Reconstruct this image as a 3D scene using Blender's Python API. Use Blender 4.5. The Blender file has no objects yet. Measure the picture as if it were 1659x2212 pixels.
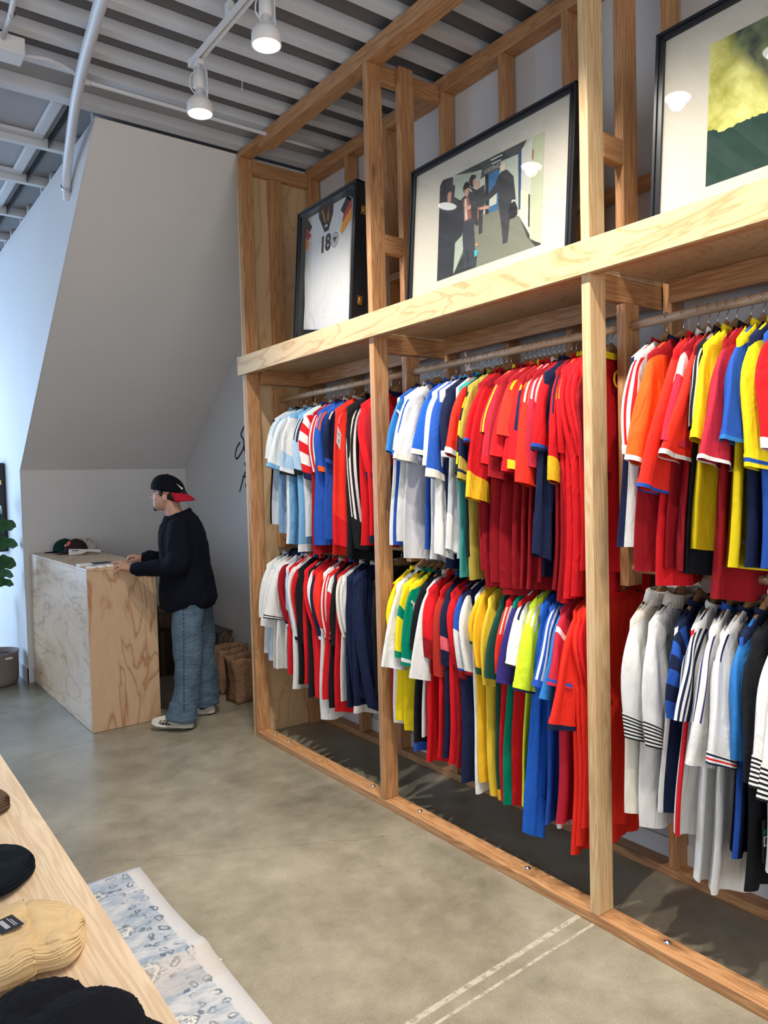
import bpy, bmesh, math, random
from mathutils import Vector, Matrix, Euler
S = bpy.context.scene
COL = S.collection
PI = math.pi
# ------------------------------------------------------------------ camera
F_PX, IW, IH = 1603.2, 1659.0, 2212.0
CAM_H = 1.65
yaw, pitch, roll = math.radians(36.763), math.radians(-2.268), math.radians(-1.442)
fw = Vector((math.sin(yaw)*math.cos(pitch), math.cos(yaw)*math.cos(pitch), math.sin(pitch)))
rt = Vector((math.cos(yaw), -math.sin(yaw), 0)); up = rt.cross(fw)
rt2 = rt*math.cos(roll)+up*math.sin(roll); up2 = -rt*math.sin(roll)+up*math.cos(roll)
cd = bpy.data.cameras.new('camera'); cam = bpy.data.objects.new('camera', cd); COL.objects.link(cam)
m = Matrix(((rt2.x, up2.x, -fw.x), (rt2.y, up2.y, -fw.y), (rt2.z, up2.z, -fw.z))).to_4x4()
m.translation = Vector((0, 0, CAM_H)); cam.matrix_world = m
cd.sensor_fit = 'VERTICAL'; cd.sensor_height = 36.0; cd.lens = 36.0*F_PX/IH
cd.clip_start = 0.05; S.camera = cam
# ------------------------------------------------------------------ exposure and world
S.view_settings.view_transform = 'Standard'; S.view_settings.look = 'None'
S.view_settings.gamma = 1.0; S.view_settings.use_curve_mapping = False
S.view_settings.exposure = 0.0
W = bpy.data.worlds.new('world'); S.world = W; W.use_nodes = True
W.node_tree.nodes['Background'].inputs[0].default_value = (0.62, 0.74, 1.0, 1)
W.node_tree.nodes['Background'].inputs[1].default_value = 0.35
# ------------------------------------------------------------------ lights (daylight through the windows, ceiling wash)
def area(name, loc, aim, sx, sy, e, col, spread=180):
    d = bpy.data.lights.new(name, 'AREA'); d.shape = 'RECTANGLE'; d.size = sx; d.size_y = sy
    d.energy = e; d.color = col; d.spread = math.radians(spread)
    o = bpy.data.objects.new(name, d); COL.objects.link(o); o.location = loc
    o.rotation_euler = (Vector(aim)-Vector(loc)).to_track_quat('-Z', 'Y').to_euler(); return o
area('window_daylight_far', (-1.1, 9.8, 1.9), (.6, 7.0, 1.2), 3.4, 2.8, 200, (0.48, 0.70, 1.0), 160)
area('window_daylight_left', (-3.4, 7.6, 1.9), (1.3, 7.6, 1.5), 3.4, 2.6, 36, (0.62, 0.78, 1.0))
area('window_daylight_rear', (0.2, -2.7, 2.0), (1.0, 4.0, 1.2), 5.0, 2.8, 120, (1.0, 0.97, 0.93))
area('window_daylight_side', (-3.4, 1.2, 1.9), (1.5, 2.2, 1.6), 4.0, 2.6, 45, (0.90, 0.94, 1.0))
LAMP_Y = (3.44, 2.76, 1.90, 1.46, 0.6, -0.4)
SPOT_E = 150.0
# ------------------------------------------------------------------ helpers
def link(o, parent=None):
    COL.objects.link(o)
    if parent: o.parent = parent
    return o
def tag(o, label=None, cat=None, group=None, kind=None):
    if label: o['label'] = label
    if cat: o['category'] = cat
    if group: o['group'] = group
    if kind: o['kind'] = kind
    return o
def empty(name, loc, label, cat, group=None, rz=0):
    o = bpy.data.objects.new(name, None); COL.objects.link(o); o.location = loc; o.rotation_euler = (0, 0, rz)
    o.empty_display_size = 0.05
    return tag(o, label, cat, group)
class MB:
    def __init__(s): s.v = []; s.f = []; s.mi = []; s.c = 0
    def quad(s, a, b, c, d): n = len(s.v); s.v += [a, b, c, d]; s.f.append((n, n+1, n+2, n+3)); s.mi.append(s.c); return s
    def box(s, x0, x1, y0, y1, z0, z1):
        n = len(s.v)
        s.v += [(x0,y0,z0),(x1,y0,z0),(x1,y1,z0),(x0,y1,z0),(x0,y0,z1),(x1,y0,z1),(x1,y1,z1),(x0,y1,z1)]
        for f in ((0,3,2,1),(4,5,6,7),(0,1,5,4),(1,2,6,5),(2,3,7,6),(3,0,4,7)): s.f.append(tuple(n+i for i in f)); s.mi.append(s.c)
        return s
    def poly(s, pts):
        n = len(s.v); s.v += [tuple(p) for p in pts]; s.f.append(tuple(range(n, n+len(pts)))); s.mi.append(s.c); return s
    def prism(s, pts, d):
        n = len(s.v); k = len(pts); d = Vector(d)
        s.v += [tuple(p) for p in pts] + [tuple(Vector(p)+d) for p in pts]
        s.f.append(tuple(range(n, n+k))[::-1]); s.mi.append(s.c); s.f.append(tuple(range(n+k, n+2*k))); s.mi.append(s.c)
        for i in range(k): j = (i+1) % k; s.f.append((n+i, n+j, n+k+j, n+k+i)); s.mi.append(s.c)
        return s
    def grid(s, rows, closed=True, cap0=False, cap1=False, mfun=None):
        n = len(s.v); R = len(rows); K = len(rows[0])
        for r in rows: s.v += [tuple(p) for p in r]
        for i in range(R-1):
            for j in range(K if closed else K-1):
                j2 = (j+1) % K
                s.f.append((n+i*K+j, n+i*K+j2, n+(i+1)*K+j2, n+(i+1)*K+j)); s.mi.append(mfun(i, j) if mfun else s.c)
        if cap0: s.f.append(tuple(n+j for j in range(K))[::-1]); s.mi.append(s.c)
        if cap1: s.f.append(tuple(n+(R-1)*K+j for j in range(K))); s.mi.append(s.c)
        return s
    def tube(s, pts, r, k=10, cap=True, flat=1.0):
        pts = [Vector(p) for p in pts]; rows = []
        N = len(pts); rr = r if isinstance(r, (list, tuple)) else [r]*N
        t0 = (pts[1]-pts[0]).normalized(); a = Vector((0,0,1)) if abs(t0.z) < .9 else Vector((1,0,0))
        u = t0.cross(a).normalized()
        for i, p in enumerate(pts):
            t = (pts[min(i+1, N-1)]-pts[max(i-1, 0)]).normalized()
            u = (u-t*u.dot(t)).normalized(); w = t.cross(u)
            rows.append([p+(u*math.cos(2*PI*j/k)+w*math.sin(2*PI*j/k)*flat)*rr[i] for j in range(k)])
        return s.grid(rows, True, cap, cap)
    def lathe(s, prof, c=(0,0,0), k=28, cap0=True, cap1=True):
        rows = [[(c[0]+r*math.cos(2*PI*j/k), c[1]+r*math.sin(2*PI*j/k), c[2]+z) for j in range(k)] for r, z in prof]
        return s.grid(rows, True, cap0, cap1)
    def ell(s, c, r, rot=None, k=16, n=10):
        M = rot.to_matrix() if rot else Matrix.Identity(3); c = Vector(c); rows = []
        for i in range(n+1):
            a = PI*(i+.02)/(n+.04); rows.append([c+M @ Vector((r[0]*math.sin(a)*math.cos(2*PI*j/k), r[1]*math.sin(a)*math.sin(2*PI*j/k), -r[2]*math.cos(a))) for j in range(k)])
        return s.grid(rows, True, True, True)
    def build(s, name, mats, parent=None, smooth=False, loc=None, bevel=0):
        me = bpy.data.meshes.new(name); me.from_pydata([tuple(v) for v in s.v], [], s.f)
        if not isinstance(mats, (list, tuple)): mats = [mats]
        for mt in mats: me.materials.append(mt)
        for p, i in zip(me.polygons, s.mi): p.material_index = i; p.use_smooth = smooth
        bm = bmesh.new(); bm.from_mesh(me); bmesh.ops.recalc_face_normals(bm, faces=bm.faces); bm.to_mesh(me); bm.free()
        o = bpy.data.objects.new(name, me); link(o, parent)
        if loc: o.location = loc
        if bevel:
            b = o.modifiers.new('bevel', 'BEVEL'); b.width = bevel; b.segments = 2; b.limit_method = 'ANGLE'
        return o
def BX(name, mat, parent, x0, x1, y0, y1, z0, z1, bevel=0.002):
    return MB().box(x0, x1, y0, y1, z0, z1).build(name, mat, parent, bevel=bevel)
def text(name, body, mat, parent, loc, rot, size, ext=0.0006, sx=1.0, align='CENTER', shear=0.0, bold=0.0):
    cu = bpy.data.curves.new(name, 'FONT'); cu.body = body; cu.size = size; cu.extrude = ext; cu.align_x = align; cu.align_y = 'CENTER'; cu.shear = shear; cu.offset = bold
    t = bpy.data.objects.new('tmp', cu); me = bpy.data.meshes.new_from_object(t); bpy.data.objects.remove(t)
    me.materials.clear(); me.materials.append(mat)
    for v in me.vertices: v.co.x *= sx
    o = bpy.data.objects.new(name, me); link(o, parent); o.location = loc; o.rotation_euler = rot; return o
# ------------------------------------------------------------------ materials
def newmat(name, rough=0.6, col=(.8,.8,.8), spec=0.5, metal=0):
    mt = bpy.data.materials.new(name); mt.use_nodes = True
    b = mt.node_tree.nodes['Principled BSDF']; b.inputs['Base Color'].default_value = (*col, 1)
    b.inputs['Roughness'].default_value = rough; b.inputs['Specular IOR Level'].default_value = spec; b.inputs['Metallic'].default_value = metal
    return mt, mt.node_tree, b
def nd(nt, t, **kw):
    n = nt.nodes.new('ShaderNode'+t)
    for k, v in kw.items(): setattr(n, k, v)
    return n
def math_(nt, op, a, b=None, c=None):
    n = nd(nt, 'Math', operation=op)
    for i, v in enumerate((a, b, c)):
        if v is None: continue
        if isinstance(v, (int, float)): n.inputs[i].default_value = v
        else: nt.links.new(v, n.inputs[i])
    return n.outputs[0]
def mixc(nt, f, a, b):
    n = nd(nt, 'Mix', data_type='RGBA')
    for s_, v in ((n.inputs[0], f), (n.inputs[6], a), (n.inputs[7], b)):
        if isinstance(v, (int, float)): s_.default_value = v
        elif isinstance(v, tuple): s_.default_value = (*v, 1)
        else: nt.links.new(v, s_)
    return n.outputs[2]
def objvec(nt, scale, rnd=True, rot=None):
    tc = nd(nt, 'TexCoord'); mp = nd(nt, 'Mapping'); mp.inputs['Scale'].default_value = scale
    if rot: mp.inputs['Rotation'].default_value = rot
    src = tc.outputs['Object']
    if rnd:
        oi = nd(nt, 'ObjectInfo'); va = nd(nt, 'VectorMath', operation='MULTIPLY_ADD')
        cx = nd(nt, 'CombineXYZ')
        for i in range(3): nt.links.new(oi.outputs['Random'], cx.inputs[i])
        nt.links.new(cx.outputs[0], va.inputs[0]); va.inputs[1].default_value = (7.3, 11.7, 5.1); nt.links.new(src, va.inputs[2]); src = va.outputs[0]
    nt.links.new(src, mp.inputs[0]); return mp.outputs[0]
def noise(nt, vec, scale, detail=4, rough=.55, dist=0):
    n = nd(nt, 'TexNoise'); n.inputs['Scale'].default_value = scale; n.inputs['Detail'].default_value = detail
    n.inputs['Roughness'].default_value = rough; n.inputs['Distortion'].default_value = dist; nt.links.new(vec, n.inputs['Vector']); return n.outputs['Fac']
def ramp(nt, fac, stops):
    r = nd(nt, 'ValToRGB'); e = r.color_ramp.elements
    while len(e) < len(stops): e.new(0.5)
    for i, (p, c) in enumerate(stops): e[i].position = p; e[i].color = (*c, 1)
    nt.links.new(fac, r.inputs[0]); return r.outputs[0]
def bump(nt, b, h, s, d=0.01):
    n = nd(nt, 'Bump'); n.inputs['Strength'].default_value = s; n.inputs['Distance'].default_value = d
    nt.links.new(h, n.inputs['Height']); nt.links.new(n.outputs[0], b.inputs['Normal'])
def wood(name, axis, light, dark, rough=.5, knots=True):
    mt, nt, b = newmat(name, rough)
    sc = {'X': (.5, 9, 9), 'Y': (9, .5, 9), 'Z': (9, 9, .5)}[axis]
    v = objvec(nt, sc)
    n1 = noise(nt, v, 2.2, 3, .5, .3)
    w = math_(nt, 'SINE', math_(nt, 'MULTIPLY', n1, 70.0)); w = math_(nt, 'MULTIPLY_ADD', w, .5, .5)
    n2 = noise(nt, v, 14, 5, .7)
    f = math_(nt, 'ADD', math_(nt, 'MULTIPLY', w, .45), math_(nt, 'MULTIPLY', n2, .6))
    c = ramp(nt, f, [(.2, dark), (.75, light)])
    if knots:
        ks = {'X': (1.2, 5, 5), 'Y': (5, 1.2, 5), 'Z': (5, 5, 1.2)}[axis]
        vo = nd(nt, 'TexVoronoi'); vo.inputs['Scale'].default_value = 1.4; nt.links.new(objvec(nt, ks), vo.inputs['Vector'])
        k = nd(nt, 'MapRange'); nt.links.new(vo.outputs['Distance'], k.inputs[0]); k.inputs[1].default_value = .05; k.inputs[2].default_value = .12; k.inputs[3].default_value = 1; k.inputs[4].default_value = 0
        c = mixc(nt, math_(nt, 'MULTIPLY', k.outputs[0], .6), c, tuple(x*.35 for x in dark))
    nt.links.new(c, b.inputs['Base Color']); bump(nt, b, f, .12, .002); return mt
def ply(name, axis, light, dark, rough=.45, scale=1.0, stain=0.0):
    mt, nt, b = newmat(name, rough)
    sc = {'X': (.55, 2.4, 2.4), 'Y': (2.4, .55, 2.4), 'Z': (2.4, 2.4, .55)}[axis]
    v = objvec(nt, tuple(x*scale for x in sc))
    n1 = noise(nt, v, 1.5, 3.5, .45, 1.2)
    w = math_(nt, 'FRACT', math_(nt, 'MULTIPLY', n1, 7.0)); w = math_(nt, 'POWER', math_(nt, 'SUBTRACT', 1.0, math_(nt, 'ABSOLUTE', math_(nt, 'MULTIPLY_ADD', w, 2.0, -1.0))), 5.0)
    n2 = noise(nt, v, 22, 4, .7)
    f = math_(nt, 'ADD', math_(nt, 'MULTIPLY', w, .55), math_(nt, 'MULTIPLY', n2, .35))
    c = ramp(nt, f, [(.12, light), (.8, dark)])
    if stain:
        s_ = noise(nt, objvec(nt, (1, 1, 1)), 3.5, 6, .6, .8)
        c = mixc(nt, math_(nt, 'MULTIPLY', ramp(nt, s_, [(.42, (0,0,0)), (.6, (1,1,1))]), stain), c, tuple(min(1, x*1.25) for x in light))
    nt.links.new(c, b.inputs['Base Color']); return mt
def paint(name, col, rough=.7, amt=.06, bs=220, bstr=.08):
    mt, nt, b = newmat(name, rough); v = objvec(nt, (1, 1, 1), False)
    n = noise(nt, v, 1.7, 5, .6); c = mixc(nt, n, tuple(x*(1-amt) for x in col), tuple(min(1, x*(1+amt)) for x in col))
    nt.links.new(c, b.inputs['Base Color']); bump(nt, b, noise(nt, v, bs, 2), bstr, .002); return mt
FAB = {}
def fab(col, rough=.85, sheen=.15):
    key = tuple(round(x, 3) for x in col)
    if key in FAB: return FAB[key]
    mt, nt, b = newmat('fabric_%d' % len(FAB), rough, col, .12)
    v = objvec(nt, (1, 1, 1)); n = noise(nt, v, 11, 4, .6, .6)
    nt.links.new(mixc(nt, n, tuple(x*.93 for x in col), tuple(min(1, x*1.06) for x in col)), b.inputs['Base Color'])
    h = math_(nt, 'ADD', math_(nt, 'MULTIPLY', noise(nt, objvec(nt, (14, 14, 4)), 1.3, 3, .5, 1.2), 1.0), math_(nt, 'MULTIPLY', noise(nt, v, 500, 1), .05))
    bump(nt, b, h, .55, .02); FAB[key] = mt; return mt
def flat(name, col, rough=.6, spec=.4, metal=0): return newmat(name, rough, col, spec, metal)[0]
def emit(name, col, s):
    mt, nt, b = newmat(name, .5, (.9,.9,.9)); b.inputs['Emission Color'].default_value = (*col, 1); b.inputs['Emission Strength'].default_value = s; return mt
WL, WD = (.51, .27, .118), (.33, .145, .056)
M = dict(
 woodX=wood('fir_lumber_x', 'X', WL, WD), woodY=wood('fir_lumber_y', 'Y', WL, WD), woodZ=wood('fir_lumber_z', 'Z', WL, WD),
 woodZp=wood('pale_lumber_z', 'Z', (.66, .47, .26), (.50, .31, .14)),
 fascia=ply('plywood_fascia', 'Y', (.62, .45, .245), (.42, .25, .105), .5, 1.5),
 plyZ=ply('plywood_sheet', 'Z', (.62, .43, .24), (.46, .27, .12), .6, 1.2),
 counterY=ply('counter_plywood_y', 'Y', (.60, .42, .26), (.33, .16, .07), .34, 1.0, .35),
 counterZ=ply('counter_plywood_z', 'Z', (.58, .40, .25), (.34, .15, .06), .4, 1.0),
 table=wood('maple_table', 'Y', (.74, .58, .40), (.60, .44, .28), .42, False),
 dowel=wood('dowel', 'Y', (.62, .45, .29), (.45, .30, .18), .4, False),
 wall=paint('wall_paint', (.72, .70, .68)), wallr=paint('rack_wall_paint', (.56, .545, .535)), wallw=paint('white_wall_paint', (.66, .66, .67)),  # one wall paint in two tones: soffit lightened, rack wall darkened to carry shade
 ceil=paint('ceiling_paint', (.60, .61, .63), .8, .10, 60, .2), deck=paint('deck_paint', (.15, .152, .165), .85, .15, 40, .3),
 ceilfar=paint('ceiling_panel_paint', (.36, .365, .38), .85, .12, 40, .3),
 pipe=paint('pipe_paint', (.66, .68, .72), .45), white=flat('white_metal', (.72, .72, .71), .4), dark=flat('black_plastic', (.012, .013, .016), .4),
 black=flat('black_frame', (.012, .014, .018), .28), gold=flat('brass', (.75, .52, .18), .25, .5, 1), steel=flat('steel_wire', (.62, .62, .62), .28, .5, 1),
 mat=flat('picture_mat', (.53, .49, .41), .8), paper=flat('white_paper', (.8, .79, .76), .7), ink=flat('black_ink', (.01, .01, .012), .5),
 hanger=wood('hanger_wood', 'X', (.42, .25, .12), (.25, .13, .055), .35, False),
)
# ------------------------------------------------------------------ floor
def floor_mat():
    mt, nt, b = newmat('polished_concrete', .35)
    v = objvec(nt, (1, 1, 1), False)
    n1 = noise(nt, v, 1.1, 6, .62, .3); n2 = noise(nt, v, 7, 5, .7); n3 = noise(nt, v, 160, 2, .6)
    f = math_(nt, 'ADD', math_(nt, 'MULTIPLY', n1, .55), math_(nt, 'ADD', math_(nt, 'MULTIPLY', n2, .28), math_(nt, 'MULTIPLY', n3, .22)))
    c = ramp(nt, f, [(.36, (.125, .11, .078)), (.50, (.225, .20, .145)), (.68, (.37, .335, .255))])
    sx = nd(nt, 'SeparateXYZ'); tc = nd(nt, 'TexCoord'); nt.links.new(tc.outputs['Object'], sx.inputs[0]); X, Y = sx.outputs[0], sx.outputs[1]
    wob = noise(nt, v, 6, 5, .7)
    def line(y0, k, x0, x1, wid, wa):   # distance to the line y = y0 + k*x, limited in x
        d = math_(nt, 'ABSOLUTE', math_(nt, 'SUBTRACT', math_(nt, 'SUBTRACT', Y, math_(nt, 'MULTIPLY_ADD', X, k, y0)), math_(nt, 'MULTIPLY_ADD', wob, wa, -wa*.5)))
        a = math_(nt, 'LESS_THAN', d, wid)
        return math_(nt, 'MULTIPLY', a, math_(nt, 'MULTIPLY', math_(nt, 'GREATER_THAN', X, x0), math_(nt, 'LESS_THAN', X, x1)))
    worn = ramp(nt, noise(nt, v, 30, 4, .8), [(.38, (0,0,0)), (.56, (1,1,1))])
    t = math_(nt, 'ADD', line(1.685, .041, .6, 2.2, .011, .01), line(1.655, .024, .6, 2.2, .006, .01))
    t = math_(nt, 'MINIMUM', math_(nt, 'MULTIPLY', t, worn), 1)
    c = mixc(nt, math_(nt, 'MULTIPLY', t, .6), c, (.62, .58, .46))
    cr = math_(nt, 'ADD', line(3.86, -.56, .7, 2.15, .0016, .12), line(5.02, .01, -3, 2.6, .003, .0))
    c = mixc(nt, math_(nt, 'MULTIPLY', cr, .6), c, (.06, .05, .04))
    vo = nd(nt, 'TexVoronoi'); vo.inputs['Scale'].default_value = 2.6; nt.links.new(v, vo.inputs['Vector'])
    sp = math_(nt, 'LESS_THAN', math_(nt, 'ADD', vo.outputs['Distance'], math_(nt, 'MULTIPLY', noise(nt, v, 70, 2), .05)), .052)
    c = mixc(nt, math_(nt, 'MULTIPLY', sp, .8), c, (.75, .75, .72))
    nt.links.new(c, b.inputs['Base Color'])
    nt.links.new(math_(nt, 'MULTIPLY_ADD', n2, .35, .16), b.inputs['Roughness'])
    bump(nt, b, f, .06, .004); return mt
def struct(name, mb, mat, **k): o = mb.build(name, mat, **k); o['kind'] = 'structure'; return o
struct('floor', MB().box(-4, 2.9, -3, 10, -.1, 0), floor_mat())
XW, XL, YF = 2.79, 1.316, 6.941
struct('wall_right', MB().box(XW, XW+.1, -3, YF+.1, 0, 4.05), M['wallr'])  # same paint as the soffit, with the dimmer light put into its colour
struct('baseboard_right', MB().box(XW-.012, XW-.0005, -3, 4.40, 0, .118), M['wallw'], bevel=.002)
struct('baseboard_counter', MB().box(XW-.012, XW-.0005, 4.46, YF-.014, 0, .118), M['wallw'], bevel=.002)
# stair enclosure: low wall, sloping soffit, side face
struct('wall_back', MB().box(XL+.012, XW, YF, YF+.1, 0, 1.86), M['wall'])
struct('wall_soffit', MB().prism([(XL+.012, YF+.001, 1.832), (XL+.012, 4.43, 3.785), (XL+.012, 4.55, 3.785), (XL+.012, YF+.1, 1.84)], (XW-XL-.013, 0, 0)), M['wall'])
struct('wall_stair_side', MB().prism([(XL, YF, 0), (XL, YF, 1.832), (XL, 4.43, 3.785), (XL, 10, 3.785), (XL, 10, 0)], (.012, 0, 0)), M['wallw'])
struct('baseboard_stair', MB().box(XL-.014, XL-.0005, YF-.014, 10, 0, .13).box(XL-.014, XL+.035, YF-.014, YF-.0005, 0, .13), M['wallw'], bevel=.002)
struct('wall_left', MB().box(-4, -3.9, -3, .0, 0, 4.05).box(-4, -3.9, 3.2, 5.8, 0, 4.05).box(-4, -3.9, 9.4, 10, 0, 4.05).box(-4, -3.9, 0, 9.4, 3.1, 4.05).box(-4, -3.9, 0, 9.4, 0, .5), M['wallw'])
struct('wall_rear', MB().box(-4, 2.9, -3.1, -3, 3.3, 4.05).box(-4, -2.6, -3.1, -3, 0, 3.3).box(2.7, 2.9, -3.1, -3, 0, 3.3), M['wallw'])
struct('wall_far', MB().box(-4, -2.9, 10, 10.1, 0, 4.05).box(.7, XL, 10, 10.1, 0, 4.05).box(-2.9, .7, 10, 10.1, 3.4, 4.05).box(-2.9, .7, 10, 10.1, 0, .4), M['wallw'])
# ceiling: deck, slats, deep joists with framed panels
struct('ceiling', MB().box(-4, 2.9, -3, 4.10, 3.855, 3.96), M['deck'])
struct('ceiling_far', MB().box(-4, 2.9, 4.101, 10.1, 3.862, 3.96), M['ceilfar'])
n = 1
for i in range(32):
    y = 4.08-.216*i
    struct('trim_%d' % n, MB().box(-4, XW, y-.062, y, 3.80, 3.854), M['ceil'], bevel=.002); n += 1
struct('trim_%d' % n, MB().box(-4, XW, 4.335, 4.42, 3.80, 3.861), M['ceil'], bevel=.002); n += 1
for y in (5.08, 5.715, 6.44, 7.1, 7.75, 8.4, 9.05):
    struct('trim_%d' % n, MB().box(-4, 1.9, y-.045, y, 3.80, 3.861), M['ceil'], bevel=.002); n += 1
ys = (4.42, 5.035, 5.08, 5.67, 5.715, 6.395, 6.44, 7.055, 7.1, 7.705, 7.75, 8.355)
for a, b_ in zip(ys[0::2], ys[1::2]):   # recessed panel frames and end blocks between the deep joists
    fm = MB(); X0_, X1_, w_ = .15, 1.17, .07; z0_, z1_ = 3.838, 3.861
    fm.box(X0_, X1_, a+.001, a+w_, z0_, z1_).box(X0_, X1_, b_-w_, b_-.001, z0_, z1_).box(X1_-w_, X1_, a+w_, b_-w_, z0_, z1_).box(X0_, X0_+w_, a+w_, b_-w_, z0_, z1_)
    struct('trim_%d' % n, fm, M['ceil'], bevel=.012); n += 1
    struct('trim_%d' % n, MB().box(1.20, 1.205, a+.002, b_-.002, 3.80, 3.861), M['dark']); n += 1  # black strip stands in for the shade of a thin open slot
    struct('trim_%d' % n, MB().box(1.33, 1.37, b_-.12, b_-.08, 3.786, 3.861).box(1.33, 1.37, a+.1, a+.14, 3.786, 3.861), M['ceil']); n += 1
# ------------------------------------------------------------------ ceiling services
def smoothpts(p, k=6):
    p = [Vector(q) for q in p]; out = []
    for i in range(len(p)-1):
        a, b_, c, d = p[max(i-1,0)], p[i], p[i+1], p[min(i+2, len(p)-1)]
        for j in range(k):
            t = j/k; out.append(.5*((2*b_)+(c-a)*t+(2*a-5*b_+4*c-d)*t*t+(-a+3*b_-3*c+d)*t**3))
    return out+[p[-1]]
e = empty('ceiling_pipe', (1.29, 5.03, 3.53), 'thick white curved pipe running from the stair wall up along the ceiling', 'pipe')
pp = [(1.31, 5.06, 3.522), (1.29, 5.0, 3.565), (1.27, 4.884, 3.64), (1.23, 4.63, 3.715), (1.165, 4.252, 3.755), (1.1, 3.844, 3.757), (1.05, 3.502, 3.735), (1.0, 3.215, 3.687), (.93, 2.8, 3.60), (.8, 2.2, 3.52)]
o = MB().tube([Vector(q)-e.location for q in smoothpts(pp)], .0275, 20).build('pipe_run', M['pipe'], e, True)
MB().lathe([(.030, -.006), (.034, -.006), (.034, .006), (.030, .006)]).build('clamp', M['steel'], e, True, loc=(0, -.03, .035)).rotation_euler = (math.radians(55), 0, 0)
MB().box(-.012, .012, -.06, -.04, .0, .05).build('clamp_bolt', M['steel'], e)
e = empty('junction_box', (.76, 3.93, 3.75), 'white electrical junction box under the joists left of the curved pipe', 'box')
MB().box(-.08, .08, -.06, .06, -.035, .045).build('box_body', M['pipe'], e, bevel=.004)
MB().box(-.075, .075, -.062, -.060, -.03, .04).build('cover_plate', M['white'], e, bevel=.001)
e = empty('conduit', (.84, 3.94, 3.73), 'thin white conduit running right from the junction box to the wood framing', 'conduit')
MB().tube([Vector(q)-e.location for q in smoothpts([(.84, 3.94, 3.745), (.95, 3.95, 3.77), (1.06, 4.0, 3.785), (1.16, 4.03, 3.765), (1.3, 4.03, 3.76), (2.6, 4.03, 3.76)])], .0115, 12).build('conduit_run', M['pipe'], e, True)
MB().tube([(.29, .09, .03), (.34, .09, .03)], .016, 12).build('coupling', M['white'], e, True)
e = empty('riser_conduit', (.745, 3.8, 3.76), 'short white conduit with a strap rising left of the junction box', 'conduit')
MB().tube([(0, .08, .005), (0, -.1, .018), (-.03, -.5, .018), (-.06, -1.2, .018)], .0125, 12).build('conduit_run', M['pipe'], e, True)
MB().tube([(0, -.11, .018), (0, -.125, .018)], .018, 12).build('strap', M['steel'], e, True)
e = empty('riser_conduit', (.72, 4.0, 3.72), 'white conduit leaving the far side of the junction box toward the wall', 'conduit')
MB().tube([(0, 0, 0), (-.02, .25, .01), (-.02, 1.4, .02)], .0125, 12).build('conduit_run', M['pipe'], e, True)
for k, (x, y) in enumerate(((1.83, 3.60), (1.72, 3.82))):
    tag(MB().tube([(0,0,0), (.002, 0, -.04), (0, .002, -.075+.03*k)], .0025, 6).build('wire_tie', M['pipe'], None, loc=(x, y, 3.80)), ('long', 'short')[k]+' white wire tie hanging from a ceiling slat right of the track lights', 'wire')
# track and lamps
e = empty('lighting_track', (1.52, 3.49, 3.72), 'white metal lighting track running along the ceiling toward the far wall', 'track')
MB().box(-.018, -.008, -5, 0, -.014, .014).box(.008, .018, -5, 0, -.014, .014).box(-.008, .008, -5, 0, .004, .014).box(-.006, -.003, -5, -.001, -.010, .004).box(.003, .006, -5, -.001, -.010, .004).build('track_channel', M['white'], e)
MB().box(-.022, .022, -.004, .028, -.017, .017).build('end_cap', M['white'], e, bevel=.003)
for yy in (-.4, -2.2, -4.0): MB().box(-.012, .012, yy-.02, yy+.02, .0145, .079).build('mount', M['white'], e)
LN = ['over the counter end, farthest from the camera', 'second from the counter end, nearest visible lamp', 'third along the track from the counter', 'fourth along the track from the counter', 'fifth along the track, out over the camera', 'sixth along the track, behind the camera']
lens = emit('lamp_lens', (1, .97, .90), 9.0)
for k, y in enumerate(LAMP_Y):
    e = empty('track_lamp', (1.52, y, 3.70), 'white track spotlight with round glowing lens, '+LN[k], 'lamp', 'spotlights on the ceiling track')
    MB().box(-.014, .014, -.03, .03, -.02, .004).build('track_adapter', M['white'], e, bevel=.002)
    MB().tube([(0, 0, -.015), (0, 0, -.04)], .010, 12).build('swivel', M['white'], e, True)
    MB().box(.034, .040, -.013, .013, -.235, -.03).box(.0, .040, -.013, .013, -.036, -.030).build('yoke_arm', M['white'], e, bevel=.001)
    MB().lathe([(.018, -.035), (.026, -.036), (.027, -.125), (.022, -.130)]).build('socket_housing', M['white'], e, True)
    MB().lathe([(.018, -.126), (.020, -.145), (.024, -.15), (.026, -.158), (.045, -.178), (.056, -.19), (.060, -.20), (.062, -.245), (.058, -.247), (.056, -.242)], cap1=False).build('lamp_shade', M['white'], e, True)
    MB().lathe([(.0565, -.240), (.045, -.246), (.02, -.250), (.001, -.251)], cap0=False).build('lens', lens, e, True)
    MB().tube(smoothpts([(-.02, -.01, -.05), (-.05, -.02, -.09), (-.055, -.02, -.14), (-.02, -.01, -.165)]), .003, 6).build('cord', M['white'], e, True)
    d = bpy.data.lights.new('lamp_spot', 'SPOT'); d.energy = SPOT_E; d.color = (1, .93, .83); d.spot_size = math.radians(112); d.spot_blend = 1.0; d.shadow_soft_size = .035
    s = bpy.data.objects.new('lamp_spot', d); link(s, e); s.location = (0, 0, -.262)
    s.rotation_euler = Vector((.20, .02, -1)).to_track_quat('-Z', 'Y').to_euler()
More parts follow.
